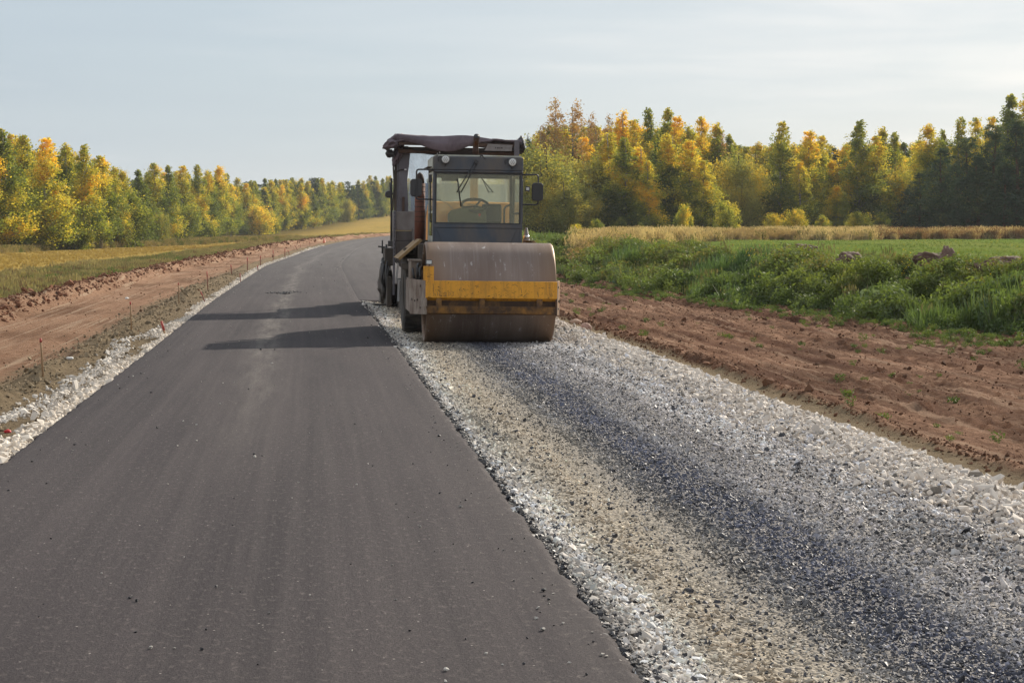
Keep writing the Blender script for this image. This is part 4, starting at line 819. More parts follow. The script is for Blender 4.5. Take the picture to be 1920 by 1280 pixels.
# ------------------------------------------------------------------ scatter (stuff)
def protocol(name,meshes):
    c=bpy.data.collections.new(name)
    for i,me in enumerate(meshes):
        o=bpy.data.objects.new(f'{name}_{chr(97+i)}',me); c.objects.link(o)
    return c
def scatter(name,P,rot,scl,col,idx,coll,label=None):
    n=len(P); me=bpy.data.meshes.new(name); me.vertices.add(n); me.vertices.foreach_set('co',np.asarray(P,np.float32).ravel())
    for nm,t,a,key in (('rot','FLOAT_VECTOR',rot,'vector'),('scl','FLOAT_VECTOR',scl,'vector'),('col','FLOAT_COLOR',col,'color'),('idx','INT',idx,'value')):
        at_=me.attributes.new(nm,t,'POINT'); at_.data.foreach_set(key,np.ascontiguousarray(a,dtype=np.int32 if t=='INT' else np.float32).ravel())
    o=link(name,me); ng=bpy.data.node_groups.new(name+'_nodes','GeometryNodeTree')
    ng.interface.new_socket('Geometry',in_out='INPUT',socket_type='NodeSocketGeometry'); ng.interface.new_socket('Geometry',in_out='OUTPUT',socket_type='NodeSocketGeometry')
    nd=ng.nodes; gi=nd.new('NodeGroupInput'); go=nd.new('NodeGroupOutput'); ip=nd.new('GeometryNodeInstanceOnPoints'); ci=nd.new('GeometryNodeCollectionInfo')
    ci.inputs['Collection'].default_value=coll; ci.inputs['Separate Children'].default_value=True; ci.inputs['Reset Children'].default_value=True
    ip.inputs['Pick Instance'].default_value=True
    def na(nm,t):
        x=nd.new('GeometryNodeInputNamedAttribute'); x.data_type=t; x.inputs['Name'].default_value=nm; return x.outputs['Attribute']
    l=ng.links.new; l(gi.outputs[0],ip.inputs['Points']); l(ci.outputs[0],ip.inputs['Instance']); l(na('idx','INT'),ip.inputs['Instance Index'])
    l(na('rot','FLOAT_VECTOR'),ip.inputs['Rotation']); l(na('scl','FLOAT_VECTOR'),ip.inputs['Scale']); l(ip.outputs[0],go.inputs[0])
    md=o.modifiers.new('scatter','NODES'); md.node_group=ng; tag(o,label,None,None,'stuff'); return o
def stone_mesh(seed,mat,fl=.7,sub=1):
    rs=np.random.RandomState(seed); bm=bmesh.new()
    for k in range(13):      # angular chip: hull of a few random points
        n=rs.normal(size=3); n/=np.linalg.norm(n); n*=rs.uniform(.36,.52); bm.verts.new((n[0],n[1]*.8,n[2]*fl))
    bmesh.ops.convex_hull(bm,input=bm.verts)
    for v in [v for v in bm.verts if not v.link_faces]: bm.verts.remove(v)
    me=bpy.data.meshes.new('stone'); bm.to_mesh(me); bm.free(); me.materials.append(mat); return me
def mat_inst(name,rough=.6,noise=35,spec=.5,trans=0,bump=.3,glossdark=False):
    m,nt,out=nmat(name); N=NT(nt); a=N.attr('col','INSTANCER'); c=a.outputs['Color']
    n=N.noise(objco(N),noise*.1,4,.7); c2=N.mix(N.ramp(n,[(.3,.0),(.7,.35)]),c,N.mix(1,c,(.55,.52,.5),'MULTIPLY'))
    if trans:
        df=N.n('ShaderNodeBsdfDiffuse'); tl=N.n('ShaderNodeBsdfTranslucent'); N.l(c2,df.inputs[0]); N.l(N.mix(1,c2,(1.2,1.15,.6),'MULTIPLY'),tl.inputs[0]); mx=N.n('ShaderNodeMixShader'); mx.inputs[0].default_value=trans
        N.l(df.outputs[0],mx.inputs[1]); N.l(tl.outputs[0],mx.inputs[2])
        gl=N.n('ShaderNodeBsdfGlossy'); gl.inputs['Roughness'].default_value=.5; gl.inputs[0].default_value=(.6,.6,.55,1); m2=N.n('ShaderNodeMixShader'); m2.inputs[0].default_value=.05; N.l(mx.outputs[0],m2.inputs[1]); N.l(gl.outputs[0],m2.inputs[2]); N.l(m2.outputs[0],out.inputs['Surface'])
    else:
        rg=N.math('ADD',N.math('MULTIPLY',N.n('ShaderNodeRGBToBW').outputs[0],0),rough)
        if glossdark:
            bw=N.n('ShaderNodeRGBToBW'); N.l(c,bw.inputs[0]); rg=N.ramp(bw.outputs[0],[(.05,.5),(.16,.9)])
        N.pbsdf(out,c2,rg,0,None,spec)
    return m
M_STONE=mat_inst('crushed_limestone',.8,30,.35,glossdark=True); M_CLOD=mat_inst('soil_clod',.95,30,.15)
STN=protocol('stones',[stone_mesh(100+i,M_STONE,[.62,.7,.55,.8,.65,.5][i]) for i in range(6)])
CLD=protocol('clods',[stone_mesh(200+i,M_CLOD,[.7,.8,.6,.75][i]) for i in range(4)])
ZC=[(0,(.40,.37,.34)),(.06,(.62,.57,.51)),(.11,(.52,.47,.39)),(.155,(.50,.41,.30)),(.20,(.36,.32,.26)),(.29,(.20,.195,.19)),(.34,(.085,.092,.125)),(.40,(.095,.102,.138)),(.46,(.30,.29,.29)),(.57,(.55,.51,.48)),(.93,(.72,.66,.60)),(1,(.74,.67,.60))]
def zcol(t):
    xs=[a for a,_ in ZC]; return np.stack([np.interp(t,xs,[c[k] for _,c in ZC]) for k in range(3)],-1)
def rnd(n): return RS.rand(n)
def stone_scatter(name,n,ufun,y0,y1,size,zf,colf,pow_=1.,lift=.12,coll=None,proj=True,tilt=6.3):
    # density falls with distance: y sampled log-uniform-ish
    t=rnd(n)**pow_; Y=y0*(y1/y0)**t; U=ufun(n,Y); X=U+seam(Y); Z=zf(X,Y,U)
    s=size(n,U,Y); rot=np.stack([RS.uniform(-.5,.5,n)*tilt/6.3*2,RS.uniform(-.5,.5,n)*tilt/6.3*2,RS.uniform(0,6.3,n)],-1)
    sc3=np.stack([s*RS.uniform(.8,1.4,n),s*RS.uniform(.7,1.1,n),s*RS.uniform(.7,1.1,n)],-1)
    P=np.stack([X,Y,Z+s*lift],-1); col=np.concatenate([colf(n,U,Y),np.ones((n,1))],1)
    return scatter(name,P,rot,sc3,col,RS.randint(0,6 if coll is None else 4,n),coll or STN)
def laneCol(n,U,Y):
    wob=.5*fbm(U*1.2,Y*.22,4,301)*1.0; t=np.clip((U+wob*.5)/4.2,0,1); c=zcol(t)
    dark=(RS.rand(n)<np.interp(t,[0,.1,.2,.3,.45,.6,.8,1],[.18,.14,.25,.30,.25,.25,.12,.05]))[:,None]
    lite=(RS.rand(n)<np.interp(t,[0,.2,.3,.45,.6,1],[.35,.25,.12,.10,.3,.4]))[:,None]
    c=np.where(dark,np.array([.06,.06,.068]),c); c=np.where(lite&~dark,np.minimum(c*1.3+.06,.72)*np.where(t[:,None]>.25,np.array([.97,.97,1.02]),1),c)
    st=1+.55*fbm(U*5.5,Y*.16,3,311)+.35*fbm(U*2,Y*1.2,3,312)
    return np.clip(c*RS.uniform(.65,1.3,(n,1))*np.clip(st,.55,1.4)[:,None],0,.8)
def usz(n,U,Y):
    b=np.interp(U,[0,.3,.9,2.0,2.8,3.3,4.1],[.029,.027,.019,.020,.025,.032,.038]); return b*np.exp(RS.normal(0,.37,n))*np.interp(Y,[8,20,50],[1,1.15,1.5])
def u_lane(n,Y):
    # fewer stones in the sandy stripe
    U=RS.uniform(-.02,4.0,n); k=(U>.42)&(U<1.0)&(RS.rand(n)<.62); U[k]=np.where(RS.rand(k.sum())<.4,RS.uniform(-.02,.4,k.sum()),RS.uniform(1.0,4.0,k.sum())); return U
stone_scatter('crushed_stones',210000,u_lane,6.5,49.3,usz,gz,laneCol,1.15,.10)
stone_scatter('ridge_stones',44000,lambda n,Y:3.55+RS.normal(0,.28,n)+.06*fbm(Y*0,Y*1.6,3,44),9,49,lambda n,U,Y:.040*np.exp(RS.normal(0,.38,n))*np.interp(Y,[8,20,50],[1,1.1,1.4]),gz,
    lambda n,U,Y:np.clip(np.array([.70,.63,.55])*RS.uniform(.7,1.12,(n,1))*np.where(RS.rand(n)<.06,.3,1)[:,None],0,.78),1.0,.22)
def shoulder_z(X,Y,U): return surf(X,Y)+.02+.06*np.exp(-((U+3.95)/.2)**2)
def shoulder_u(n,Y): 
    w_=np.interp(Y,[10,16,19,24,40,90,150],[.65,.45,.22,.15,.15,.2,.25])*np.clip(1+1.2*fbm(Y*.9,Y*0,3,305),.3,1.8); return -3.76-np.abs(RS.normal(0,1,n))*w_*.62
stone_scatter('shoulder_stones',26000,shoulder_u,11,175,lambda n,U,Y:.062*np.exp(RS.normal(0,.35,n))*np.interp(Y,[10,22,60,170],[1.15,.7,.85,1.6]),shoulder_z,
    lambda n,U,Y:np.clip(np.array([.72,.64,.54])*RS.uniform(.7,1.12,(n,1)),0,.78),.9,.18)
# second streak of stones on the sand at left
def su2(n,Y): return -3.9-np.interp(Y,[16,20,22,30,34,36,40],[1.0,.55,.35,.35,.65,.3,.15])+RS.normal(0,.09,n)
stone_scatter('spilled_stones',2600,su2,15,40,lambda n,U,Y:.05*np.exp(RS.normal(0,.35,n)),lambda X,Y,U:ldirt(X,Y,U),
    lambda n,U,Y:np.clip(np.array([.72,.66,.58])*RS.uniform(.7,1.1,(n,1)),0,.78),1,.2)
# clods
def clodcol(a):
    return lambda n,U,Y:np.array(a)*RS.uniform(.55,1.35,(n,1))
stone_scatter('soil_clods_by_verge',34000,lambda n,Y:np.where(RS.rand(n)<.45,at(UB,Y)+RS.normal(0,.5,n),np.where(RS.rand(n)<.35,4.68+RS.normal(0,.13,n),RS.uniform(4.8,12,n))),12,120,
    lambda n,U,Y:.018*np.exp(RS.normal(0,.66,n))*np.interp(Y,[10,60,120],[.9,1.7,2.6]),rdirt,clodcol((.17,.088,.052)),1,.15,CLD)
stone_scatter('soil_clods_on_berm',8000,lambda n,Y:np.where(RS.rand(n)<.86,-9.05+RS.normal(0,.33,n),RS.uniform(-8.6,-4.4,n)),22,230,
    lambda n,U,Y:.036*np.exp(RS.normal(0,.6,n))*np.interp(Y,[10,60,200],[.7,1.4,2.2])*np.where(U<-8.3,1.3,.55),ldirt,clodcol((.20,.095,.055)),.9,.15,CLD)
stone_scatter('sand_lumps',4200,lambda n,Y:-5.0+RS.normal(0,.45,n),14,90,lambda n,U,Y:.028*np.exp(RS.normal(0,.5,n))*np.interp(Y,[10,60],[1,1.8]),ldirt,clodcol((.27,.21,.135)),1,.2,CLD)
# ------------------------------------------------------------------ grasses and weeds
M_GR=mat_inst('blade',.7,10,.3,trans=.4)
def tuft(seed,n=26,h=.5,spread=.16,w=.012,lean=.35,head=0,flat=False):
    rs=np.random.RandomState(seed); V=[];F=[]
    for i in range(n):
        az=rs.uniform(0,6.28); r=spread*math.sqrt(rs.rand()); bx,by=r*math.cos(az),r*math.sin(az); a2=rs.uniform(0,6.28); ln=lean*rs.uniform(.2,1); hh=h*rs.uniform(.55,1.1); ww=w*rs.uniform(.7,1.3)
        dx,dy=math.cos(a2),math.sin(a2); px_,py_=-dy,dx; k=len(V)
        for t,wf in ((0,1),(.5,.9),(1,.25)):
            ox=dx*ln*hh*t*t; oy=dy*ln*hh*t*t; z=hh*t*(1-.15*t*ln)
            V+= [(bx+ox-px_*ww*wf,by+oy-py_*ww*wf,z),(bx+ox+px_*ww*wf,by+oy+py_*ww*wf,z)]
        F+=[(k,k+1,k+3,k+2),(k+2,k+3,k+5,k+4)]
        if head:
            k=len(V); ex,ey,ez=bx+dx*ln*hh,by+dy*ln*hh,hh*(1-.15*ln)
            for q in range(2):
                c_,s_=math.cos(q*1.57+a2),math.sin(q*1.57+a2); k=len(V)
                V+=[(ex,ey,ez-.05),(ex+c_*head,ey+s_*head,ez+.05),(ex,ey,ez+.17),(ex-c_*head,ey-s_*head,ez+.05)]; F+=[(k,k+1,k+2,k+3)]
    return npmesh('tuft',V,F,False,None,[M_GR])
def weed(seed,n=120,h=.45,r=.3,leaf=.09,asp=.55):
    rs=np.random.RandomState(seed); t=rs.rand(n)**.7; az=rs.uniform(0,6.28,n); rr=r*np.sqrt(rs.rand(n))*(.5+.5*t)
    P=np.stack([rr*np.cos(az),rr*np.sin(az),h*t*rs.uniform(.5,1,n)+.02],-1); V,F=quads(P,leaf,asp,seed+3,dirv=None); return npmesh('weed',V,F,False,None,[M_GR])
GRS=protocol('tufts',[tuft(1),tuft(2,22,.55),tuft(3,30,.45),weed(4,110,.4,.28),weed(5,130,.5,.3,.08),weed(6,90,.32,.3,.11),weed(7,190,.55,.26,.05,.8),weed(8,120,.6,.22,.12,.22),tuft(9,30,.62,.26,.008,.45)])
RED=protocol('reeds',[tuft(11,26,1.15,.32,.016,.25,.03),tuft(12,24,1.25,.34,.015,.3,.03),tuft(13,28,1.0,.3,.016,.35,.028)])
WDS=protocol('weeds',[tuft(21,18,.62,.25,.011,.3,.02),tuft(22,16,.7,.25,.011,.25,.022),weed(23,120,.55,.28,.06,.4),weed(24,120,.45,.25,.07,.4)])
def place(name,X,Y,zoff,s,col,coll,ni,idx=None,zf=surf,sz=None,label=None):
    n=len(X); Z=zf(X,Y)+zoff; rot=np.stack([RS.normal(0,.12,n),RS.normal(0,.12,n),RS.uniform(0,6.3,n)],-1)
    szz=s if sz is None else sz
    scl=np.stack([s,s,szz],-1); c=np.concatenate([np.clip(col,0,1),np.ones((n,1))],1)
    return scatter(name,np.stack([X,Y,Z],-1),rot,scl,c,RS.randint(0,ni,n) if idx is None else idx,coll,label)
def mixc(a,b,t): return np.array(a)*(1-t[:,None])+np.array(b)*t[:,None]
# right bank
n=30000; t=rnd(n); Y=26*(150/26)**(t**.85); ub=at(UB,Y); U=ub+.15+4.6*rnd(n)**.9+.5*fbm(Y*.5,Y*0,3,401); X=U+seam(Y)
pn=fbm(X*.9,Y*.55,4,402)*.7+fbm(X*2.3,Y*1.8,2,404)*.7; pl=fbm(X*.35,Y*.2,3,403)
col=mixc((.045,.085,.025),(.14,.20,.055),np.clip(.5+pn*1.5,0,1)); col=col*RS.uniform(.7,1.35,(n,1)); m_=RS.rand(n)<np.clip(.18+pl,0,.5)*.6; col[m_]=np.array([.17,.17,.06])*RS.uniform(.7,1.2,(m_.sum(),1))
m_=RS.rand(n)<.10; col[m_]=np.array([.12,.17,.10])*RS.uniform(.8,1.2,(m_.sum(),1))
q_=fbm(X*.5+9,Y*.35,3,409); idx=np.where(q_+RS.normal(0,.15,n)>.08,RS.randint(6,8,n),np.where(q_+RS.normal(0,.15,n)<-.12,np.array([0,1,2,8])[RS.randint(0,4,n)],RS.randint(3,6,n))); col=col*(1+.5*q_[:,None]*np.array([1.2,.6,-.2])); hum=np.clip(1+1.5*pn,.2,2.1)*np.interp(U-ub,[0,2.6,3.6,5],[1,.95,.6,.4])
keep=~((U-ub<.5)&(RS.rand(n)<.5)); 
place('bank_weeds',X[keep],Y[keep],-.02,((.66+.30*rnd(n))*hum*np.interp(Y,[30,150],[.85,1.15]))[keep],col[keep],GRS,9,idx[keep])
n=520; Y=30*(120/30)**rnd(n); U=at(UB,Y)+.3+4.2*rnd(n); X=U+seam(Y); k=fbm(X*1.1,Y*.6,3,407)>0; X,Y,U=X[k],Y[k],U[k]; n=len(X)
col=mixc((.13,.15,.07),(.26,.23,.12),rnd(n)); place('dry_stalks',X,Y,-.02,.4+.4*rnd(n),col,WDS,2)
n=5000; Y=28*(120/28)**rnd(n); U=at(UB,Y)+3.2+RS.normal(0,.5,n); X=U+seam(Y); k=fbm(X*.8,Y*.5,3,408)>.17; X,Y=X[k],Y[k]; n=len(X); s=.14*np.exp(RS.normal(0,.5,n)); scatter('crest_soil_clods',np.stack([X,Y,surf(X,Y)+.10+.12*rnd(n)],-1),np.stack([X*0,X*0,RS.uniform(0,6,n)],-1),np.stack([s]*3,-1),np.concatenate([np.array([.16,.09,.06])*RS.uniform(.6,1.3,(n,1)),np.ones((n,1))],1),RS.randint(0,4,n),CLD)
# yellow and blue flowers
n=210; Y=30*(110/30)**rnd(n); cl_=RS.rand(n)<.7; cy=np.array([44,47,62,70,39,56])[RS.randint(0,6,n)]+RS.normal(0,1.0,n); Y=np.where(cl_,cy,Y); U=at(UB,Y)+np.where(cl_,3.0+RS.normal(0,.4,n),.6+4*rnd(n)); X=U+seam(Y)
col=np.where((RS.rand(n)<.7)[:,None],np.array([.62,.48,.03]),np.array([.36,.36,.5]))
FLW=protocol('blossoms',[weed(31,10,.5,.2,.045,.9),weed(32,8,.6,.22,.04,.9)])
place('wild_flowers',X,Y,.0,.6+.3*rnd(n),col,FLW,2)
# low green growth at the foot and tufts on the dirt
n=3600; Y=15*(110/15)**rnd(n); ub=at(UB,Y); U=np.where(RS.rand(n)<.8,ub-.1-np.abs(RS.normal(0,.8,n)),RS.uniform(5,11,n)); X=U+seam(Y); k=(fbm(X*.6,Y*.35,3,410)>.12)&(U<ub+.2)&(U>4.9); k&=(RS.rand(n)<.45)|(U>ub-.8); k|=(np.abs(U-ub+.1)<.45)
X,Y,U=X[k],Y[k],U[k]; n=len(X); col=mixc((.06,.11,.025),(.15,.20,.05),rnd(n)); place('low_green_plants',X,Y,-.02,.14+.26*rnd(n),col,GRS,6,RS.randint(3,6,n),zf=lambda x,y:rdirt(x,y,x-seam(y)))
# meadow grass near the bank top
n=30000; Y=30*(175/30)**rnd(n); U=at(UB,Y)+3.4+rnd(n)**1.5*np.interp(Y,[34,60,190],[9,24,62]); X=U+seam(Y)
col=mixc((.12,.18,.045),(.25,.30,.09),np.clip(.5+fbm(X*.3,Y*.15,3,420)*1.3,0,1))*RS.uniform(.8,1.25,(n,1)); k=RS.rand(n)<.06; col[k]=(.36,.34,.06)
place('meadow_grass',X,Y,-.04,.14+.2*rnd(n)**2+.35*np.exp(-((U-at(UB,Y)-3.4)/1.2)**2)*rnd(n),col,GRS,3,zf=surf)
# reeds at right
n=30000; px=RS.uniform(1072,1930,n); yf=np.interp(px,[1070,1090,1150,1250,1330,1400,1700,1930],[84,82,98,118,135,150,156,164])+5*fbm(px*.05,px*0,3,433); yb=np.interp(px,[1040,1400,1930],[190,200,205])
Y=yf+(yb-yf)*rnd(n)**1.7+3*fbm(px*.03,px*0,3,430); X=(px-960)/3680*Y
pn=fbm(X*.25,Y*.12,3,431); col=mixc((.40,.29,.16),(.62,.50,.31),np.clip(.5+pn*1.4,0,1))*RS.uniform(.75,1.15,(n,1)); k=RS.rand(n)<.10; col[k]=np.array([.14,.15,.05])
k=(px>1640)&(RS.rand(n)<.6); col[k]=np.array([.27,.16,.09])*RS.uniform(.7,1.2,(k.sum(),1))
k=(fbm(X*.16,Y*.09,4,434)+.25-.5*RS.rand(n)*np.clip(1-(Y-yf)/25,0,1)>0)|(Y-yf>34); place('dry_reeds',X[k],Y[k],-.05,(.75+.25*rnd(n))[k],col[k],RED,3,sz=((.26+.46*rnd(n)**1.8)*(1+.3*pn))[k])
# weeds at left
n=26000; Y=44*(300/44)**rnd(n); wv=np.interp(Y,[44,66,85,130,172,300],[6,6,5.2,4.2,3.4,3]); U=-9.75-wv*rnd(n)**.9+.4*fbm(Y*.4,Y*0,3,440); X=U+seam(Y)
pn=fbm(X*.35,Y*.2,4,441); col=mixc((.16,.18,.09),(.34,.29,.17),np.clip(.5+pn*1.6,0,1))*RS.uniform(.75,1.3,(n,1)); k=RS.rand(n)<.16; col[k]=np.array([.20,.13,.10]); k=(RS.rand(n)<.15)&(pn<0); col[k]=np.array([.09,.17,.035]); k=RS.rand(n)<.12; col[k]=np.array([.34,.29,.14])
place('roadside_weeds',X,Y,-.05,(.62+.28*rnd(n)),col,WDS,4,sz=(.36+.26*rnd(n))*(1+.5*pn))
# sparse stubble and pale reeds at the foot of the left trees
n=5000; Y=RS.uniform(150,330,n); U=-(np.interp(Y,[150,200,330],[31,35,31])+np.abs(RS.normal(0,3.4,n))); X=U+seam(Y); col=mixc((.30,.23,.10),(.42,.34,.18),rnd(n))*RS.uniform(.7,1.1,(n,1)); k=RS.rand(n)<.3; col[k]=(.12,.15,.04)
place('pale_edge_grass',X,Y,-.05,.7+.3*rnd(n),col,RED,3,sz=(.25+.4*rnd(n)))
n=9000; Y=62*(360/62)**rnd(n); U=-18-rnd(n)*14; X=U+seam(Y); col=mixc((.28,.19,.05),(.42,.31,.11),rnd(n)); place('mown_stubble',X,Y,-.03,.25+.25*rnd(n),col,GRS,3)
# ------------------------------------------------------------------ stakes
def stake_mat(name,a,b,split):
    m,nt,out=nmat(name); N=NT(nt); co=objco(N); sx=N.n('ShaderNodeSeparateXYZ'); N.l(co,sx.inputs[0]); z=sx.outputs[2]
    n=N.noise(N.mapv(co,(20,20,3)),2,4); t=N.math('ADD',z,N.math('MULTIPLY',n,.03)); f=N.math('GREATER_THAN',t,split)
    N.pbsdf(out,N.mix(f,N.mix(n,a,[x*1.5 for x in a]),b),.7); return m
M_WOOD=simple('weathered_stake_wood',(.36,.23,.12),.8,0,.35,14,(.18,.11,.06),.4,.3); M_REDP=simple('faded_red_paint',(.42,.055,.045),.6,0,.25,14,(.25,.1,.06),.3,.2); M_DRED=simple('old_red_paint',(.22,.07,.05),.7,0,.3,14)
STK=[(-6.17,25.77,-.03,.50,0),(-7.31,37.67,-.02,.59,0),(-6.16,34.94,-.09,.30,2),(-8.8,51.84,-.01,.56,0),(-7.78,50.05,-.16,.33,1),(-9.78,63.14,-.03,.62,1),(-9.46,68.5,-.03,.46,1),(-12.2,85.5,-.04,.42,1),(-12.3,91.3,0,.62,1),(-11.3,87.5,-.04,.38,1),(-13.1,102.3,0,.55,1),(-13.8,113.5,0,.70,1),(-14.0,121.1,0,.75,1),(-15.5,137.1,-.14,.40,1),(-17.2,158,-.26,.35,1),(-18.2,169,-.02,.55,1),(-18.2,177.3,-.07,.5,1)]
SL=['light wooden stake with a short red tip, nearest to the camera at far left','tall thin brown stake between sand and dirt left of the short red stake','short thick bright red stake leaning left in the white stones by the road edge','thin wooden stake standing behind the leaning dark red stake','dark red stake leaning left among the sand mounds beside the asphalt']
for i,(x,y,dx,h,k) in enumerate(STK):
    z0=float(ldirt(np.array([x]),np.array([y]),np.array([x-seam(y)]))[0])-.03; r=.014 if k<2 else .021; h+=.03
    if k==1: r=.014 if y<70 else .02
    o=MB().tube([(0,0,-.1),(dx*.6,0,h*.6)]+([(dx*.92,0,h*.92)] if k==0 else [(dx,0,h)]) ,[r,r,r*.95],8).build('survey_stake',M_WOOD if k!=1 else M_DRED,None,0,loc=(x,y,z0)) if k!=2 else \
      MB().tube([(0,0,-.1),(dx*.5,0,h*.5)],[r,r],8).build('survey_stake',M_WOOD,None,0,loc=(x,y,z0))
    f0=.9 if k==0 else (.5 if k==2 else .72)
    MB().tube([(dx*f0,0,h*f0),(dx,0,h)],[r*1.12,r*1.05],8).build('painted_top',M_REDP,o,0)
    lab=SL[i] if i<5 else f"dark red stake beside the left road edge, {ORD(i+1)} in the row going away"
    tag(o,lab,'stake','survey stakes along the left road edge')
# ------------------------------------------------------------------ loose stones on the asphalt
def ztop(x,y): return float(road_z(np.array([x]),np.array([y]),np.array([x-seam(y)]))[0])
def pix(px,py,z):
    a=(px-960)/3680; b=-(py-640)/3680; dy=math.cos(PITCH)+b*math.sin(PITCH); dz=-math.sin(PITCH)+b*math.cos(PITCH); t=(z-1.85)/dz; return a*t,dy*t
def sc1(name,mat): return [stone_mesh(s,mat,.7) for s in (301,302,303)]
def solid(name,c): 
    return simple(name,c,.8,0,.3,20)
PM={'dark':sc1('d',solid('tarry_pebble',(.03,.03,.034))),'white':sc1('w',solid('limestone_pebble',(.5,.47,.42))),'grey':sc1('g',solid('grey_pebble',(.20,.19,.175)))}
PB=[(863,951,'grey',.035),(788,988,'grey',.028),(964,1089,'grey',.026),(1020,1108,'dark',.04),(1010,1141,'white',.034),(1005,1160,'white',.03),(1018,1182,'grey',.04),(988,1197,'dark',.024),(912,1226,'white',.024),(836,1257,'white',.036),(983,1245,'dark',.026),(1100,1265,'dark',.026),(1068,1243,'white',.02),(768,1183,'dark',.022),(873,1198,'dark',.022),(942,1247,'white',.018),(835,1278,'white',.025),(944,1032,'grey',.018),(743,945,'dark',.02),(825,925,'dark',.03),(822,900,'white',.016),(436,985,'dark',.018),(435,1104,'white',.018),(581,1116,'white',.018),(742,1125,'grey',.02),(669,909,'white',.025),(257,1128,'dark',.04),(244,1122,'dark',.03),(283,1216,'white',.035),(378,1218,'dark',.028),(327,1216,'grey',.02),(294,803,'dark',.045),(221,722,'white',.025),(124,822,'white',.03),(250,640,'dark',.02),(249,706,'white',.04),(413,758,'white',.03),(396,748,'white',.025),(515,656,'dark',.06),(476,852,'dark',.03),(478,857,'white',.045),(489,656,'dark',.06),(418,719,'white',.03),(440,717,'white',.03),(368,797,'white',.03),(369,827,'white',.03),(491,855,'dark',.02),(466,730,'dark',.03),(510,682,'white',.045),(344,790,'white',.03),(333,836,'white',.03),(140,834,'dark',.03),(60,866,'dark',.035),(580,812,'white',.02),(620,760,'grey',.03),(690,870,'white',.022),(560,905,'white',.02),(640,1010,'grey',.018),(345,1045,'white',.018),(190,1075,'white',.02),(505,1150,'grey',.02),(95,1010,'dark',.02),(660,1220,'white',.016),(735,1060,'grey',.018),(850,1020,'dark',.018),(900,1010,'white',.016),(775,870,'dark',.024),(715,810,'white',.025)]
for i,(px,py,k,s) in enumerate(PB):
    x,y=pix(px,py,.0); z=ztop(x,y); x,y=pix(px,py,z); z=ztop(x,y)
    o=link('loose_stone',PM[k][i%3],None,(x,y,z+s*.22),(.1*i%.4,0,i*1.3)); s*=.82; o.scale=(s*1.25,s,s)
    tag(o,{'dark':'small tar-black stone lying loose on the fresh asphalt','white':'small white limestone chip lying loose on the fresh asphalt','grey':'small grey stone lying loose on the fresh asphalt'}[k],'stone',{'dark':'black stones','white':'white chips','grey':'grey stones'}[k]+' loose on the asphalt')
# tarry rim of the mat along the stone edge
n=5200; Y=7*(49/7)**(rnd(n)**1.2); U=.055+np.abs(RS.normal(0,.035,n)); X=U+seam(Y); s=.020*np.exp(RS.normal(0,.4,n))*np.interp(Y,[8,50],[1,1.8]); Z=GZ(X,Y)+.03*np.exp(-(U/.08)**2)+s*.2
cc=np.where((RS.rand(n)<.72)[:,None],np.array([.025,.024,.028,1]),np.array([.16,.15,.14,1])); scatter('tarry_edge_stones',np.stack([X,Y,Z],-1),np.stack([RS.uniform(0,1,n),X*0,RS.uniform(0,6,n)],-1),np.stack([s]*3,-1),cc,RS.randint(0,6,n),STN)
# crumbs of hot mix lying mid road and at its edges
n=700; Y=8*(120/8)**rnd(n); U=np.where(RS.rand(n)<.35,-.03-np.abs(RS.normal(0,.12,n)),np.where(RS.rand(n)<.5,-3.6+np.abs(RS.normal(0,.2,n)),RS.uniform(-3.5,-.1,n))); X=U+seam(Y); s=.011*np.exp(RS.normal(0,.4,n))*np.interp(Y,[8,120],[1,3]); P=np.stack([X,Y,road_z(X,Y,U)+s*.2],-1)
cc=np.where((RS.rand(n)<.6)[:,None],np.array([.03,.028,.03,1]),np.array([.4,.37,.33,1])); scatter('asphalt_crumbs',P,np.stack([X*0,X*0,RS.uniform(0,6,n)],-1),np.stack([s]*3,-1),cc,RS.randint(0,6,n),STN)
n=90; x0,y0=pix(533,548,.03); X=x0+RS.normal(0,.22,n); Y=y0+RS.normal(0,.5,n); s=.07*np.exp(RS.normal(0,.4,n)); scatter('spilled_hot_mix',np.stack([X,Y,road_z(X,Y,X-seam(Y))+.01],-1),np.stack([X*0,X*0,RS.uniform(0,6,n)],-1),np.stack([s,s,s*.5],-1),np.tile([.025,.024,.026,1],(n,1)),RS.randint(0,6,n),STN)
# dark spill of mix at the mat edge beside the shoulder
n=160; x0,y0=pix(322,616,.0); X=x0+RS.normal(0,.18,n); Y=y0+RS.normal(0,1.2,n); X=seam(Y)-3.72+RS.normal(0,.05,n); s=.06*np.exp(RS.normal(0,.4,n)); scatter('crumbled_mat_edge',np.stack([X,Y,surf(X,Y)+.06],-1),np.stack([X*0,X*0,RS.uniform(0,6,n)],-1),np.stack([s,s,s*.6],-1),np.tile([.022,.021,.023,1],(n,1)),RS.randint(0,6,n),STN)
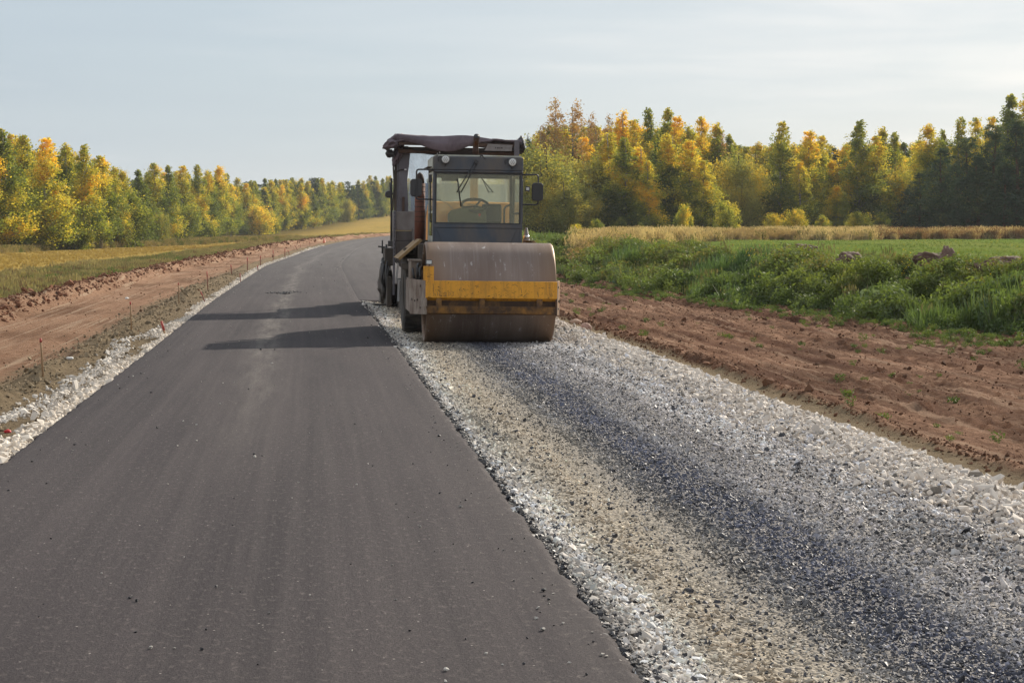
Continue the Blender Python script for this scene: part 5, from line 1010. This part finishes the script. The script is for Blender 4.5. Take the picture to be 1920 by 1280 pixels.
# ------------------------------------------------------------------ lumps on the bank and litter
M_MND=mat_dirt('mound_soil',(.10,.055,.038),(.19,.11,.075),(.13,.08,.05),(.25,.18,.13)); M_ROOT=simple('brown_root_clod',(.125,.075,.05),.9,0,.4,8,(.10,.06,.045),.4,.6)
def mound(px,py,d,dim,mat,seed,label,name='soil_mound',cat='mound',amp=.5,zo=0,bank=True):
    if bank:
        dd=np.arange(30,70,.1); xx=(px-960)/3680*dd; q=xx-seam(dd)-at(UB,dd)-3.3; d=float(dd[np.argmin(np.abs(q))])
    x=(px-960)/3680*d; z=S1(x,d)+dim[2]*.45+.12 if bank else float(rdirt(np.array([x]),np.array([d]),np.array([x-seam(d)])))+dim[2]*.5; o=blob(name,mat,None,(x,d,z+zo),dim,seed,5,amp); tag(o,label,cat); return o
mound(1498,488,48,(.62,.45,.36),M_ROOT,31,'dark soil heap with yellow flowers on the bank top, leftmost of the heaps')
mound(1590,496,47.5,(.58,.45,.34),M_ROOT,33,'low brown soil heap on the bank top between flowered heap and upright clod')
mound(1776,496,44.5,(.20,.20,.47),simple('reddish_clod',(.2,.125,.095),.9,0,.4,8,(.10,.06,.045),.4,.6),36,'upright reddish clod standing above the green weeds on the bank','upright_clod','clod',.3)
mound(1752,510,44,(.5,.35,.26),M_ROOT,37,'broad soil heap at the foot of the upright reddish clod')
mound(1885,508,43.5,(.75,.4,.28),M_ROOT,39,'brown soil heap on the bank top near the right edge of the photo')
mound(1080,592,42,(.13,.1,.07),simple('pinkish_boulder',(.42,.28,.2),.8,0,.2,6),41,'smooth pinkish boulder on the dirt right of the roller beam','boulder','boulder',.15,bank=False)
mound(1098,614,38.6,(.13,.1,.10),simple('rosy_boulder',(.36,.23,.18),.8,0,.2,6),42,'rosy boulder beside the crushed stones, nearer than the smooth one','boulder','boulder',.2,bank=False)
def litter(px,py,z,dim,mat,label,cat,name,seed=51):
    x,y=pix(px,py,z); zz=float(ldirt(np.array([x]),np.array([y]),np.array([x-seam(y)]))[0]); o=blob(name,mat,None,(x,y,zz+dim[2]*.6),dim,seed,3,.4); tag(o,label,cat)
M_WH=simple('white_scrap',(.7,.69,.66),.6,0,.05)
litter(131,675,-.1,(.06,.04,.025),M_WH,'white scrap on the sandy edge beside the nearest stake','litter','paper_scrap')
litter(238,558,-.3,(.06,.05,.03),M_WH,'white scrap on the red dirt track above the second stake','litter','paper_scrap',52)
litter(14,803,-.06,(.035,.03,.02),simple('red_rag_cloth',(.5,.02,.02),.6),'bright red rag among the white stones at lower left','rag','red_rag',53)
x,y=pix(608,461,.15); z=S1(x,y); b=MB(); b.lathe([(0,.26),(.04,.26),(.05,.16),(.62,.04)],16,axis='z'); o=b.build('marker_cone',simple('orange_red_cone',(.5,.10,.03),.5),None,0,loc=(x,y,z+.05)); tag(o,'small orange red cone at the road edge far away near the bend','marker cone')

# ------------------------------------------------------------------ thin autumn haze
m,nt,out=nmat('thin_haze'); N=NT(nt); pv=N.n('ShaderNodeVolumePrincipled'); pv.inputs['Density'].default_value=.00013; pv.inputs['Color'].default_value=(.9,.93,.97,1); pv.inputs['Anisotropy'].default_value=.2; N.l(pv.outputs[0],out.inputs['Volume'])
b=MB(); b.bb(-1700,1700,-60,3700,-8,60); o=b.build('haze',m,None,0); o['kind']='stuff'; o['label']='thin pale autumn haze softening the far woods'
